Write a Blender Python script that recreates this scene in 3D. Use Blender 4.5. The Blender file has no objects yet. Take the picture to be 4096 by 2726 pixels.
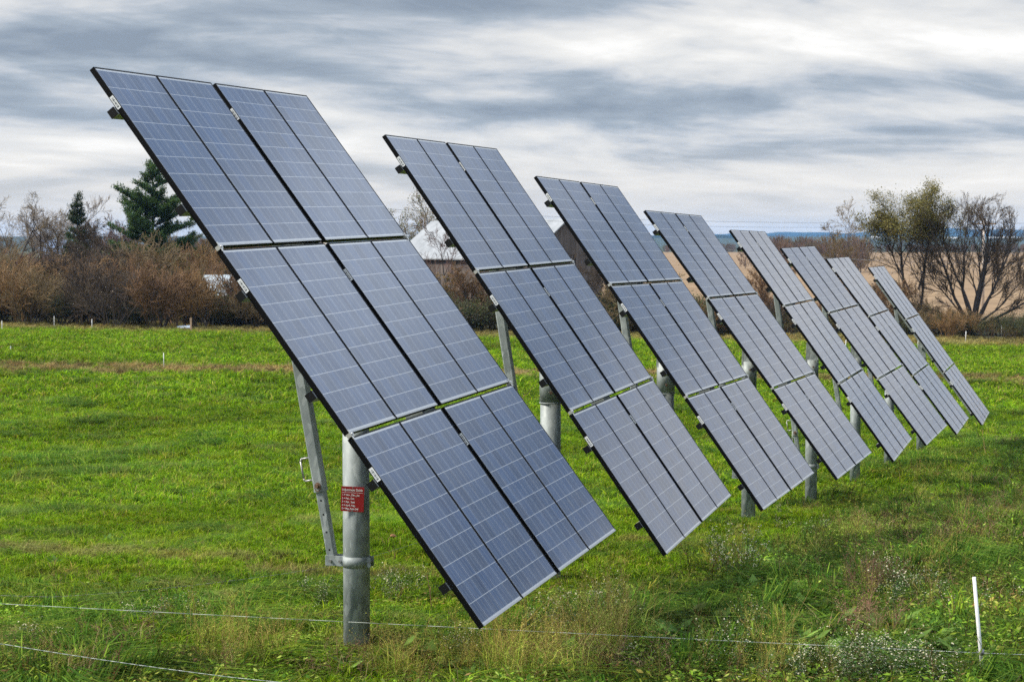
import bpy, math, random
import numpy as np
from mathutils import Vector, Matrix
R_ = math.radians
D = bpy.data
sc = bpy.context.scene
COL = sc.collection

# ---------------------------------------------------------------- camera
CAMZ = 3.44
cd = D.cameras.new("camera"); cam = D.objects.new("camera", cd); COL.objects.link(cam)
cam.location = (0, 0, CAMZ); cam.rotation_euler = (R_(90 - 3.052), 0, 0)
cd.sensor_width = 36; cd.lens = 65.6; cd.clip_start = .1; cd.clip_end = 40000
cd.dof.use_dof = True; cd.dof.focus_distance = 19; cd.dof.aperture_fstop = 7.1
sc.camera = cam
# ---------------------------------------------------------------- light, sky, exposure
SUN_AZ, SUN_EL = -95, 44            # degrees to the right of straight ahead, above the horizon
sc.view_settings.view_transform = 'Standard'; sc.view_settings.look = 'None'
sc.view_settings.exposure = 0.65; sc.view_settings.gamma = 1
sc.cycles.use_denoising = False; sc.cycles.use_adaptive_sampling = False; sc.cycles.sample_clamp_indirect = 2; sc.cycles.sample_clamp_direct = 6
sc.cycles.max_bounces = 6; sc.cycles.diffuse_bounces = 3; sc.cycles.glossy_bounces = 3
sc.cycles.transmission_bounces = 3; sc.cycles.volume_bounces = 0; sc.cycles.transparent_max_bounces = 8
sd = D.lights.new("sun", 'SUN'); sd.energy = 3.4; sd.angle = R_(7); sd.color = (1, .92, .80)
so = D.objects.new("sun", sd); COL.objects.link(so)
sv = Vector((math.sin(R_(SUN_AZ)) * math.cos(R_(SUN_EL)), math.cos(R_(SUN_AZ)) * math.cos(R_(SUN_EL)), math.sin(R_(SUN_EL))))
so.rotation_euler = sv.to_track_quat('Z', 'Y').to_euler(); so.location = (20, -20, 60)


class NT:
    """small node helper"""
    def __init__(s, t): s.t = t; s.n = t.nodes; s.l = t.links; s.n.clear()
    def add(s, typ, **k):
        n = s.n.new(typ)
        for a, v in k.items():
            if a == 'ins':
                for i, x in v.items():
                    if isinstance(x, bpy.types.NodeSocket): s.l.new(x, n.inputs[i])
                    else: n.inputs[i].default_value = x
            else: setattr(n, a, v)
        return n
    def m(s, op, a, b=0.0, c=None, clamp=False):
        n = s.add('ShaderNodeMath', operation=op, use_clamp=clamp, ins={0: a, 1: b})
        if c is not None:
            if isinstance(c, bpy.types.NodeSocket): s.l.new(c, n.inputs[2])
            else: n.inputs[2].default_value = c
        return n.outputs[0]
    def mix(s, f, a, b, blend='MIX'):
        n = s.add('ShaderNodeMix', data_type='RGBA', blend_type=blend)
        for i, x in ((0, f), (6, a), (7, b)):
            if isinstance(x, bpy.types.NodeSocket): s.l.new(x, n.inputs[i])
            else: n.inputs[i].default_value = x if i == 0 else (tuple(x) + (1,))[:4]
        return n.outputs[2]
    def noise(s, vec, scale, detail=4, rough=.55, dist=0):
        return s.add('ShaderNodeTexNoise', ins={'Vector': vec, 'Scale': scale, 'Detail': detail, 'Roughness': rough, 'Distortion': dist}).outputs[0]
    def ramp(s, f, stops):
        n = s.add('ShaderNodeValToRGB', ins={0: f}); e = n.color_ramp.elements
        while len(e) < len(stops): e.new(.5)
        for q, (p, c) in zip(e, stops):
            q.position = p; q.color = (c, c, c, 1) if isinstance(c, (int, float)) else tuple(c) + (1,)
        return n.outputs[0]
    def mr(s, v, a, b, c=0.0, d=1.0):
        return s.add('ShaderNodeMapRange', interpolation_type='SMOOTHSTEP', ins={0: v, 1: a, 2: b, 3: c, 4: d}).outputs[0]
    def sep(s, v):
        n = s.add('ShaderNodeSeparateXYZ', ins={0: v}); return n.outputs[0], n.outputs[1], n.outputs[2]
    def comb(s, x, y, z):
        return s.add('ShaderNodeCombineXYZ', ins={0: x, 1: y, 2: z}).outputs[0]


w = D.worlds.new("World"); sc.world = w; w.use_nodes = True
t = NT(w.node_tree)
geo = t.add('ShaderNodeTexCoord').outputs['Generated']
dx, dy, dz = t.sep(geo)
zc = t.m('MAXIMUM', dz, 0.0)
den = t.m('ADD', zc, .15)
px = t.m('DIVIDE', dx, den); py = t.m('DIVIDE', dy, den)
p1 = t.comb(t.m('MULTIPLY', px, 1.0), t.m('ADD', t.m('MULTIPLY', py, 1.15), t.m('MULTIPLY', px, -.22)), 7.3)
n1 = t.noise(p1, 1.25, 10, .55, .35)
p1b = t.add('ShaderNodeVectorMath', operation='ADD', ins={0: p1, 1: (0, .22, 0)}).outputs[0]
n1b = t.noise(p1b, 1.25, 10, .55, .35)
n2 = t.noise(p1, 4.6, 8, .6, .5)
cl = t.m('ADD', t.m('ADD', t.m('MULTIPLY', t.m('SUBTRACT', n1, .5), .68), t.m('MULTIPLY', t.m('SUBTRACT', n2, .5), .34)), t.m('ADD', .53, t.m('MULTIPLY', t.m('SUBTRACT', n1, n1b), .6)))
azr = t.m('DIVIDE', dx, t.m('MAXIMUM', dy, .05))
def blob(a0, z0, wa, wz, amp, tilt=0.0):
    u = t.m('DIVIDE', t.m('SUBTRACT', azr, a0), wa)
    v = t.m('DIVIDE', t.m('SUBTRACT', t.m('SUBTRACT', dz, z0), t.m('MULTIPLY', t.m('SUBTRACT', azr, a0), tilt)), wz)
    r2 = t.m('ADD', t.m('MULTIPLY', u, u), t.m('MULTIPLY', v, v))
    front = t.m('GREATER_THAN', dy, 0.0)
    return t.m('MULTIPLY', t.m('MULTIPLY', t.m('POWER', 2.718, t.m('MULTIPLY', r2, -1.0)), amp), front)
def bz(Y): return (555 - Y) / 2356 * 4096 / 7464
def ba(X): return (X - 1178) / 2356 * 4096 / 7464
BL = [  # X, Y of the photograph (2356 px), widths, amount, tilt : bright and dark banks of cloud
    (1900, 70, .16, .030, .24, .10), (2250, 130, .08, .03, .12, 0), (150, 345, .12, .014, .22, .02), (760, 320, .10, .016, .10, 0),
    (250, 60, .14, .010, .08, 0), (1500, 330, .10, .012, .07, .02), (2100, 420, .20, .012, .10, 0),
    (500, 120, .22, .014, -.22, .04), (950, 30, .14, .012, -.22, 0), (130, 240, .10, .012, -.12, 0), (200, 400, .2, .006, -.06, 0),
    (1900, 215, .17, .010, -.20, .05), (1250, 260, .12, .010, -.12, .02), (2150, 320, .12, .008, -.14, 0), (1000, 180, .12, .01, .06, .1),
    (1700, 365, .14, .006, -.07, 0)]
BR = [(.50, .37, .13, .065, .56), (.62, .235, .14, .035, -.32), (.50, .13, .20, .045, .20), (.38, .52, .14, .09, -.15)]   # banks higher up, mirrored in the glass
for X, Y, wa, wz, am, ti in BL:
    cl = t.m('ADD', cl, blob(ba(X), bz(Y), wa, wz, am * .75, ti))
for a0, z0, wa, wz, am in BR: cl = t.m('ADD', cl, blob(a0, z0, wa, wz, am))
sky = t.ramp(cl, [(.28, (.17, .20, .245)), (.42, (.255, .288, .33)), (.50, (.36, .38, .41)), (.59, (.48, .48, .48)), (.74, (.60, .585, .56)), (1.0, (.84, .82, .79))])
# near the horizon everything thins out to pale warm cloud
hz = t.mr(dz, .0, .062, 1.0, 0.0)
sky = t.mix(t.m('MULTIPLY', hz, .72), sky, (.69, .61, .49))
# overcast brightens towards the zenith, brightest where the sun stands behind the cloud
up = t.mr(dz, .22, .85, 0.0, 1.0)
dots = t.add('ShaderNodeVectorMath', operation='DOT_PRODUCT', ins={0: geo, 1: tuple(sv)}).outputs['Value']
gl = t.mr(dots, .80, 1.0, 0.0, 1.0)
gain = t.m('ADD', t.m('ADD', 1.0, t.m('MULTIPLY', up, 2.2)), t.m('MULTIPLY', gl, .6))
cool = t.mr(dz, .12, .32, 0.0, 1.0)   # the deeper cloud overhead is bluer than the bright edge near the horizon
sky = t.mix(cool, sky, t.mix(1.0, sky, (.83, .93, 1.08), 'MULTIPLY'))
cloud = t.mix(1.0, sky, t.comb(gain, gain, gain), 'MULTIPLY')
cloud = t.mix(1.0, cloud, (10, 10, 10), 'MULTIPLY')
st = t.add('ShaderNodeTexSky', sky_type='NISHITA', sun_disc=False, sun_elevation=R_(SUN_EL), sun_rotation=R_(SUN_AZ))
st.air_density = 1.0
full = t.mix(.94, st.outputs[0], cloud)
bg = t.add('ShaderNodeBackground', ins={0: full, 1: .1})
t.l.new(bg.outputs[0], t.add('ShaderNodeOutputWorld').inputs[0])
w.cycles.sampling_method = 'MANUAL'; w.cycles.sample_map_resolution = 512

# ---------------------------------------------------------------- tagging and mesh helpers
def tag(o, label=None, cat=None, group=None, kind=None):
    if label: o['label'] = label
    if cat: o['category'] = cat
    if group: o['group'] = group
    if kind: o['kind'] = kind
    return o
def empty(name, loc, label, cat, group=None):
    o = D.objects.new(name, None); COL.objects.link(o); o.location = loc; o.empty_display_size = .3
    return tag(o, label, cat, group)
def link(name, me, parent=None, mat=None):
    o = D.objects.new(name, me); COL.objects.link(o)
    if parent: o.parent = parent
    if mat is not None: o.matrix_local = mat
    return o
def mesh(name, V, F, mats, mi=None, smooth=False, col=None):
    me = D.meshes.new(name); me.from_pydata([tuple(v) for v in V], [], F)
    for m_ in mats if isinstance(mats, (list, tuple)) else [mats]: me.materials.append(m_)
    if mi is not None: me.polygons.foreach_set('material_index', mi)
    if smooth: me.polygons.foreach_set('use_smooth', [True] * len(me.polygons))
    me.update(); return me
def mesh_np(name, V, tris, mat, col=None, smooth=False):
    """numpy triangle mesh, col = per-vertex rgb"""
    me = D.meshes.new(name); nv, nf = len(V), len(tris)
    me.vertices.add(nv); me.vertices.foreach_set('co', np.asarray(V, np.float32).ravel())
    me.loops.add(nf * 3); me.loops.foreach_set('vertex_index', np.asarray(tris, np.int32).ravel())
    me.polygons.add(nf); me.polygons.foreach_set('loop_start', np.arange(0, nf * 3, 3, dtype=np.int32))
    if smooth: me.polygons.foreach_set('use_smooth', np.ones(nf, bool))
    me.materials.append(mat); me.update(calc_edges=True)
    if col is not None:
        a = me.color_attributes.new('col', 'FLOAT_COLOR', 'POINT')
        c = np.ones((nv, 4), np.float32); c[:, :3] = col; a.data.foreach_set('color', c.ravel())
    return me


class MB:
    """collects boxes, cylinders, tubes -> one mesh"""
    def __init__(s): s.V = []; s.F = []; s.M = []; s.S = []
    def _add(s, vs, fs, m=0, sm=False):
        b = len(s.V); s.V += [Vector(v) for v in vs]; s.F += [[i + b for i in f] for f in fs]; s.M += [m] * len(fs); s.S += [sm] * len(fs)
    def box(s, a, b, m=0, M=None, bev=0.0):
        x0, y0, z0 = a; x1, y1, z1 = b
        if bev > 0:   # chamfered along all vertical (z) edges
            k = bev
            pts = [(x0 + k, y0), (x1 - k, y0), (x1, y0 + k), (x1, y1 - k), (x1 - k, y1), (x0 + k, y1), (x0, y1 - k), (x0, y0 + k)]
            vs = [(p[0], p[1], z0) for p in pts] + [(p[0], p[1], z1) for p in pts]
            fs = [[7, 6, 5, 4, 3, 2, 1, 0], [8, 9, 10, 11, 12, 13, 14, 15]] + [[i, (i + 1) % 8, (i + 1) % 8 + 8, i + 8] for i in range(8)]
        else:
            vs = [(x0, y0, z0), (x1, y0, z0), (x1, y1, z0), (x0, y1, z0), (x0, y0, z1), (x1, y0, z1), (x1, y1, z1), (x0, y1, z1)]
            fs = [[3, 2, 1, 0], [4, 5, 6, 7], [0, 1, 5, 4], [1, 2, 6, 5], [2, 3, 7, 6], [3, 0, 4, 7]]
        if M is not None: vs = [M @ Vector(v) for v in vs]
        s._add(vs, fs, m); return s
    def tube(s, a, b, r0, r1=None, n=12, m=0, caps=True, sm=True):
        a = Vector(a); b = Vector(b); r1 = r0 if r1 is None else r1
        d = (b - a).normalized(); q = Vector((0, 0, 1)) if abs(d.z) < .9 else Vector((1, 0, 0))
        e = d.cross(q).normalized(); f = d.cross(e)
        vs = [a + (e * math.cos(2 * math.pi * i / n) + f * math.sin(2 * math.pi * i / n)) * r0 for i in range(n)]
        vs += [b + (e * math.cos(2 * math.pi * i / n) + f * math.sin(2 * math.pi * i / n)) * r1 for i in range(n)]
        b0 = len(s.V)
        s._add(vs, [[i, i + n, (i + 1) % n + n, (i + 1) % n] for i in range(n)], m, sm)
        if caps:
            s.F += [[b0 + i for i in range(n)], [b0 + n + i for i in reversed(range(n))]]; s.M += [m, m]; s.S += [False, False]
        return s
    def path(s, pts, r, n=6, m=0):
        for a, b in zip(pts[:-1], pts[1:]): s.tube(a, b, r, r, n, m)
        return s
    def beam(s, a, b, side, w_, h_, m=0):
        """rectangular bar from a to b; side = direction of its width w_, h_ the other way"""
        a = Vector(a); b = Vector(b); d = (b - a); L = d.length; d.normalize()
        x = (Vector(side) - d * Vector(side).dot(d)).normalized(); y = d.cross(x)
        M = Matrix(((x.x, y.x, d.x, a.x), (x.y, y.y, d.y, a.y), (x.z, y.z, d.z, a.z), (0, 0, 0, 1)))
        return s.box((-w_ / 2, -h_ / 2, 0), (w_ / 2, h_ / 2, L), m, M, bev=min(w_, h_) * .12)
    def me(s, name, mats):
        me = mesh(name, s.V, s.F, mats, s.M); me.polygons.foreach_set('use_smooth', s.S); return me
    def build(s, name, mats, parent=None, mat=None): return link(name, s.me(name, mats), parent, mat)

# ---------------------------------------------------------------- materials
def newmat(name):
    m_ = D.materials.new(name); m_.use_nodes = True; return m_, NT(m_.node_tree)
def out(t, sh, m_=None):
    t.l.new(sh, t.add('ShaderNodeOutputMaterial').inputs[0])
def simple(name, c, rough=.6, metal=0.0, var=.12, scale=8, bump=0.0, spec=.5):
    m_, t = newmat(name); co = t.add('ShaderNodeTexCoord').outputs['Object']
    n = t.noise(co, scale, 5); k = t.ramp(n, [(.3, 1 - var), (.7, 1 + var)])
    c2 = t.mix(1.0, c, k, 'MULTIPLY')
    b = t.add('ShaderNodeBsdfPrincipled', ins={'Base Color': c2, 'Roughness': rough, 'Metallic': metal, 'Specular IOR Level': spec})
    if bump: t.l.new(t.add('ShaderNodeBump', ins={'Strength': bump, 'Height': n, 'Distance': .02}).outputs[0], b.inputs['Normal'])
    out(t, b.outputs[0]); return m_
def galvanised():
    m_, t = newmat("galvanised_steel"); co = t.add('ShaderNodeTexCoord').outputs['Object']
    v = t.add('ShaderNodeTexVoronoi', ins={'Vector': t.add('ShaderNodeVectorMath', operation='MULTIPLY', ins={0: co, 1: (1, 1, .45)}).outputs[0], 'Scale': 26}).outputs['Color']
    vx = t.sep(v)[0]
    big = t.noise(co, 3.2, 5, .6)
    base = t.mix(t.ramp(vx, [(.45, 0), (.95, 1)]), (.19, .22, .215), (.35, .385, .375))
    base = t.mix(t.ramp(big, [(.35, 0), (.7, .55)]), base, (.43, .47, .46))
    st = t.noise(t.add('ShaderNodeVectorMath', operation='MULTIPLY', ins={0: co, 1: (14, 14, 1.4)}).outputs[0], 1.0, 6, .6)
    base = t.mix(t.ramp(st, [(.60, 0), (.70, .55)]), base, (.13, .13, .11))
    b = t.add('ShaderNodeBsdfPrincipled', ins={'Base Color': base, 'Metallic': .12, 'Roughness': t.ramp(vx, [(0, .5), (1, .7)])})
    t.l.new(t.add('ShaderNodeBump', ins={'Strength': .15, 'Height': big, 'Distance': .01}).outputs[0], b.inputs['Normal'])
    out(t, b.outputs[0]); return m_
def attrmat(name, trans=.3, rough=.7, world=None, spec=.25):
    m_, t = newmat(name)
    c = t.add('ShaderNodeAttribute', attribute_name='col').outputs['Color']
    g = t.add('ShaderNodeNewGeometry').outputs['Position']
    if world: c = world(t, c, g)
    b = t.add('ShaderNodeBsdfPrincipled', ins={'Base Color': c, 'Roughness': rough, 'Specular IOR Level': spec})
    if trans:
        tr = t.add('ShaderNodeBsdfTranslucent', ins={'Color': c})
        out(t, t.add('ShaderNodeMixShader', ins={0: trans, 1: b.outputs[0], 2: tr.outputs[0]}).outputs[0])
    else: out(t, b.outputs[0])
    return m_
def grass_world(t, c, g):
    n = t.noise(g, .42, 5, .6); n2 = t.noise(g, 1.9, 4, .6); x, y, z = t.sep(g); n3 = t.noise(g, .9, 3, .5)
    dry = t.ramp(t.m('ADD', t.m('MULTIPLY', n, .55), t.m('MULTIPLY', n2, .45)), [(.53, 0), (.64, .75)])
    near = t.mr(y, 16.0, 30.0, 1.0, .55)
    strip = t.m('MULTIPLY', t.mr(t.m('ABSOLUTE', t.m('SUBTRACT', t.m('ADD', y, t.m('MULTIPLY', n, 6.0)), 89.0)), 1.4, 4.0, 1.0, 0.0), t.mr(n3, .34, .5))
    soil = None
    for sx, sy, rx, ry in ((-2.3, 21.4, 1.1, .9), (-1.2, 21.0, .9, .6), (3.7, 33.4, 1.0, 1.0), (-5.6, 24.2, 1.5, .7), (-3.7, 23.4, 1.1, .6), (-1.25, 15.7, .45, .5), (2.1, 26.4, .9, .8), (2.0, 20.6, .5, .4)):
        ux_ = t.m('DIVIDE', t.m('SUBTRACT', x, sx), rx); uy_ = t.m('DIVIDE', t.m('SUBTRACT', y, sy), ry); r2 = t.m('ADD', t.m('ADD', t.m('MULTIPLY', ux_, ux_), t.m('MULTIPLY', uy_, uy_)), t.m('MULTIPLY', t.m('SUBTRACT', n2, .5), 4.0))
        q_ = t.mr(r2, .1, 1.2, .6, 0.0); soil = q_ if soil is None else t.m('MAXIMUM', soil, q_)
    verge = t.m('MAXIMUM', t.mr(y, 118.0, 125.0, 0.0, .8), soil)
    f = t.m('MAXIMUM', t.m('MULTIPLY', t.m('MULTIPLY', dry, near), .7), t.m('MAXIMUM', t.m('MULTIPLY', strip, .95), verge), clamp=True)
    c = t.mix(f, c, t.mix(t.ramp(n2, [(.35, 0), (.65, 1)]), (.15, .10, .05), (.40, .31, .12)))
    ol = t.ramp(t.noise(g, .7, 4, .6), [(.5, 0), (.62, .35)]); c = t.mix(ol, c, t.mix(1.0, c, (1.35, .86, .8), 'MULTIPLY'))
    k = t.ramp(t.noise(g, .22, 4, .6), [(.36, .74), (.62, 1.2)])
    return t.mix(1.0, c, k, 'MULTIPLY')
M = {}
M['galv'] = galvanised()
M['black'] = simple('black_anodised_frame', (.003, .003, .0035), .5, .0, .1, spec=.12)
M['lip'] = simple('lip_sheen_and_handle_grey', (.42, .41, .39), .45, .4, .08, 30)  # sky sheen on the black lower lip put into its grey; handle shares it
M['rail'] = simple('black_rail_cap', (.006, .006, .006), .5, spec=.2)
M['railm'] = simple('mill_finish_rail', (.30, .31, .30), .45, .5)
M['clamp'] = simple('stainless_clamp', (.55, .53, .49), .35, .6)
M['sticker'] = simple('white_sticker', (.72, .72, .70), .5)
M['ink'] = simple('black_ink', (.03, .03, .03), .6)
M['red'] = simple('red_sign_enamel', (.30, .008, .012), .35, 0, .06)
M['white'] = simple('white_lettering', (.80, .76, .74), .5, 0, .03)
M['rust'] = simple('rusty_bolt', (.20, .12, .075), .7, .3)
M['bolt'] = simple('zinc_bolt', (.30, .30, .29), .45, .6)
M['hole'] = simple('dark_hole', (.01, .01, .01), .9)
M['post'] = simple('white_fibreglass_post', (.66, .65, .61), .5, 0, .10, 6)
M['wire'] = simple('braided_fence_wire', (.40, .43, .38), .5)
M['steelwire'] = simple('grey_wire', (.2, .2, .2), .6)
M['bark'] = simple('grey_brown_bark', (.050, .038, .030), .9, 0, .35, 3, .4)
M['twig'] = simple('reddish_brown_twigs', (.135, .072, .042), .9, 0, .3, .7)
M['twig2'] = simple('grey_brown_twigs', (.14, .105, .085), .9, 0, .3, .7)
M['woodpost'] = simple('weathered_wood', (.42, .28, .17), .85, 0, .3, 10)

def cells_mat():
    m_, t = newmat("polycrystalline_cells_under_glass")
    co = t.add('ShaderNodeTexCoord').outputs['Object']; x, y, z = t.sep(co)
    rnd = t.add('ShaderNodeObjectInfo').outputs['Random']
    u = t.m('DIVIDE', t.m('SUBTRACT', x, .02), .1567); v = t.m('DIVIDE', t.m('SUBTRACT', t.m('MULTIPLY', y, -1.0), .026), .1603)
    fu = t.m('FRACT', u); fv = t.m('FRACT', v)
    cu = t.m('FLOOR', u); cv = t.m('FLOOR', v)
    wn = t.add('ShaderNodeTexWhiteNoise', noise_dimensions='3D', ins={0: t.comb(cu, cv, t.m('MULTIPLY', rnd, 97.0))}).outputs
    cellr = wn['Value']
    # long narrow crystal streaks, each cell its own
    sv_ = t.comb(t.m('MULTIPLY', x, 95.0), t.m('MULTIPLY', y, 2.6), t.m('ADD', t.m('MULTIPLY', rnd, 40.0), t.m('MULTIPLY', cellr, 9.0)))
    st = t.noise(sv_, 1.0, 3, .6)
    sv2 = t.comb(t.m('MULTIPLY', x, 30.0), t.m('MULTIPLY', y, 1.1), t.m('MULTIPLY', rnd, 51.0))
    st2 = t.noise(sv2, 1.0, 3, .6)
    c = t.mix(t.ramp(st, [(.32, 0), (.68, 1)]), (.002, .016, .062), (.028, .070, .150))
    c = t.mix(t.ramp(st2, [(.45, 0), (.75, .6)]), c, (.060, .080, .120))
    k = t.m('ADD', .78, t.m('MULTIPLY', cellr, .44)); c = t.mix(1.0, c, t.comb(k, k, k), 'MULTIPLY')
    def line(f, at, half): return t.m('LESS_THAN', t.m('ABSOLUTE', t.m('SUBTRACT', f, at)), half)
    bus = t.m('ADD', t.m('ADD', line(fu, 1 / 6, .0085), line(fu, .5, .0085)), line(fu, 5 / 6, .0085), clamp=True)
    c = t.mix(bus, c, (.22, .23, .24))
    gap = t.m('MAXIMUM', t.m('GREATER_THAN', t.m('ABSOLUTE', t.m('SUBTRACT', fu, .5)), .488), t.m('GREATER_THAN', t.m('ABSOLUTE', t.m('SUBTRACT', fv, .5)), .4855))
    c = t.mix(gap, c, (.42, .42, .42))
    top = t.m('GREATER_THAN', t.m('ABSOLUTE', t.m('SUBTRACT', y, -.8275)), .8275 - .0235)
    c = t.mix(top, c, (.50, .49, .47))
    dust = t.noise(co, 5.5, 5, .6); r = t.ramp(dust, [(.3, .10), (.7, .17)])
    c = t.mix(t.ramp(t.noise(co, 160, 2), [(.76, 0), (.78, .7)]), c, (.25, .25, .22))
    big = t.noise(t.comb(x, t.m('MULTIPLY', y, .35), t.m('MULTIPLY', rnd, 30.0)), 3.0, 4, .6); dirt = t.m('ADD', t.m('MULTIPLY', t.ramp(big, [(.4, 0), (.75, 1)]), .07), t.m('MULTIPLY', t.mr(y, -1.655, -1.50, 1.0, 0.0), .07))
    c = t.mix(t.m('ADD', dirt, .01), c, (.34, .33, .30))
    b = t.add('ShaderNodeBsdfPrincipled', ins={'Base Color': c, 'Roughness': .5, 'Specular IOR Level': .08, 'Coat Weight': 1.0, 'Coat Roughness': r, 'Coat IOR': 1.43})
    out(t, b.outputs[0]); return m_
M['cells'] = cells_mat()

# ---------------------------------------------------------------- terrain
KY = [-60, -8, 3, 8, 11.5, 13.6, 15.5, 20.5, 25, 30.3, 35.2, 40.5, 45, 50.6, 70, 125, 400, 1100, 2500, 4200, 5200, 9000, 20000]
KZ = [1.9, 1.9, 1.6, .95, .3, .04, 0, -.35, -.75, -1.18, -1.6, -1.87, -2.1, -2.33, -2.6, -2.9, -2.9, -2.6, -2, 16, 10, 10, 10]
def H(x, y):
    x = np.asarray(x, float); y = np.asarray(y, float)
    z = np.interp(y, KY, KZ)
    k = np.clip((y - 35) / 80, 0, 1); z = z - .018 * np.clip(x, -80, 80) * k * k * (3 - 2 * k) * np.clip(1 - (y - 300) / 600, 0, 1)
    z = z + .035 * np.sin(x * .9 + y * .23) * np.sin(y * .61 - x * .2) * np.clip((y - 12) / 8, 0, 1) * np.clip(1 - (y - 140) / 60, 0, 1)
    return z
def Hz(x, y): return float(H(x, y))
def ground_mat():
    m_, t = newmat("pasture_and_farmland")
    g = t.add('ShaderNodeNewGeometry').outputs['Position']; x, y, z = t.sep(g)
    n = t.noise(g, .8, 6, .6); n2 = t.noise(g, 9, 4, .6)
    gr = t.mix(n, (.020, .034, .008), (.045, .070, .010)); gr = t.mix(t.ramp(n2, [(.45, 0), (.7, .6)]), gr, (.07, .05, .025))
    gr = grass_world(t, gr, g)
    flat = t.add('ShaderNodeVectorMath', operation='MULTIPLY', ins={0: g, 1: (.012, .12, 0)}).outputs[0]
    rows = t.noise(flat, 1.0, 5, .6); fine = t.noise(g, .6, 5, .6)
    tan = t.mix(t.ramp(rows, [(.35, 0), (.65, 1)]), (.165, .108, .058), (.30, .205, .11)); tan = t.mix(t.ramp(fine, [(.4, 0), (.6, .6)]), tan, (.20, .125, .07))
    f1 = t.mr(y, 131.0, 137.0); scrub = t.mr(y, 150.0, 190.0)
    c = t.mix(f1, gr, (.075, .070, .028)); c = t.mix(t.m('MULTIPLY', scrub, t.mr(t.m('DIVIDE', x, y), -.06, -.03)), c, tan)
    c = t.mix(t.mr(y, 1000.0, 1120.0), c, (.045, .055, .035))
    b = t.add('ShaderNodeBsdfPrincipled', ins={'Base Color': c, 'Roughness': .95, 'Specular IOR Level': .1})
    out(t, b.outputs[0]); return m_
M['ground'] = ground_mat()
ys = np.unique(np.concatenate([np.arange(-60, 12, 4.), np.arange(12, 62, 1.), np.arange(62, 140, 3.), np.arange(140, 600, 40.), np.arange(600, 3000, 200.), np.arange(3000, 20001, 1000.)]))
ss = np.concatenate([np.linspace(-1, -.08, 24), np.linspace(-.07, .07, 9), np.linspace(.08, 1, 24)])
GX = []; GY = []
for y_ in ys:
    half = 60 + abs(y_) * .75; GX.append(ss * half); GY.append(np.full(len(ss), y_))
GX = np.array(GX); GY = np.array(GY); GZ = H(GX, GY); nx = len(ss); ny = len(ys)
V = np.stack([GX, GY, GZ], -1).reshape(-1, 3)
ii, jj = np.meshgrid(np.arange(ny - 1), np.arange(nx - 1), indexing='ij'); a = (ii * nx + jj).ravel()
T = np.concatenate([np.stack([a, a + 1, a + nx + 1], 1), np.stack([a, a + nx + 1, a + nx], 1)])
tag(link('ground', mesh_np('ground', V, T, M['ground'], smooth=True)), kind='structure')

# ---------------------------------------------------------------- solar arrays
# axes and corner of each array, measured: u along the rail, v down the slope, p the upper near corner (relative to the camera)
POSE = [[[0.28744, 0.95755, 0.02169], [0.57797, -0.15535, -0.80114], [-3.1074, 13.9425, 1.2936]], [[0.26982, 0.96283, 0.01242], [0.55425, -0.14474, -0.81967], [-1.2742, 18.8271, 1.0712]], [[0.30785, 0.95142, -0.0055], [0.55075, -0.18291, -0.81439], [0.3047, 23.577, 0.8228]], [[0.30953, 0.95086, -0.008], [0.56461, -0.19055, -0.80306], [2.0531, 28.8153, 0.4799]], [[0.28342, 0.95899, -0.00267], [0.56048, -0.1679, -0.81097], [3.9276, 33.6147, 0.2071]], [[0.32475, 0.94576, 0.00837], [0.57062, -0.18886, -0.79921], [5.6135, 38.945, -0.1385]], [[0.30029, 0.95384, 0.00312], [0.5742, -0.17816, -0.7991], [7.3396, 43.599, -0.4011]], [[0.28984, 0.95706, -0.0046], [0.56106, -0.1738, -0.80933], [9.3652, 49.0225, -0.678]]]
PW, PL, GAPV, DEP = .98, 1.655, .0316, .042
CX = [0, .995, 2.055, 3.05]
# laminate (cells under glass): slightly dished below the frame lip
lam = MB(); lam.box((.008, -PL + .008, -.008), (PW - .008, -.008, -.0025)); ME_lam = lam.me('solar_panel', [M['cells']])
fr = MB(); k = .011
fr.box((0, -PL, -DEP), (k, 0, 0)); fr.box((PW - k, -PL, -DEP), (PW, 0, 0))
fr.box((k, -k, -DEP), (PW - k, 0, 0)); fr.box((k, -PL, -DEP), (PW - k, -PL + k + .004, -.0012), 0); fr.box((k, -PL + .0005, -.0012), (PW - k, -PL + k + .004, .0008), 1)  # pale face on the lower member: sky reflection as grey colour
ME_frame = fr.me('frame', [M['black'], M['lip']])
stk = MB(); stk.box((-.0016, -.375, -.036), (-.0002, -.262, -.003)); 
for q in range(9): stk.box((-.0022, -.362 + q * .010, -.029), (-.0016, -.362 + q * .010 + .003 + .003 * (q % 3 == 0), -.012), 1)
ME_stk = stk.me('label_sticker', [M['sticker'], M['ink']])
rl = MB(); rl.box((-.022, -.0325, -.105), (4.052, .0325, -.0435)); ME_rail = rl.me('rail', [M['railm']])
rc = MB(); rc.box((-.030, -.0335, -.1065), (-.022, .0335, -.0425)); ME_cap = rc.me('end_cap', [M['rail']])
cp = MB()
for x0 in (0,):
    cp.box((x0, -.0285, -.03), (x0 + .052, .0035, .004)); cp.tube((x0 + .026, -.0125, .004), (x0 + .026, -.0125, .016), .011, n=8); cp.box((x0 + .004, -.052, .002), (x0 + .024, .030, .0065))
ME_clamp = cp.me('end_clamp', [M['clamp']])

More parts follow.
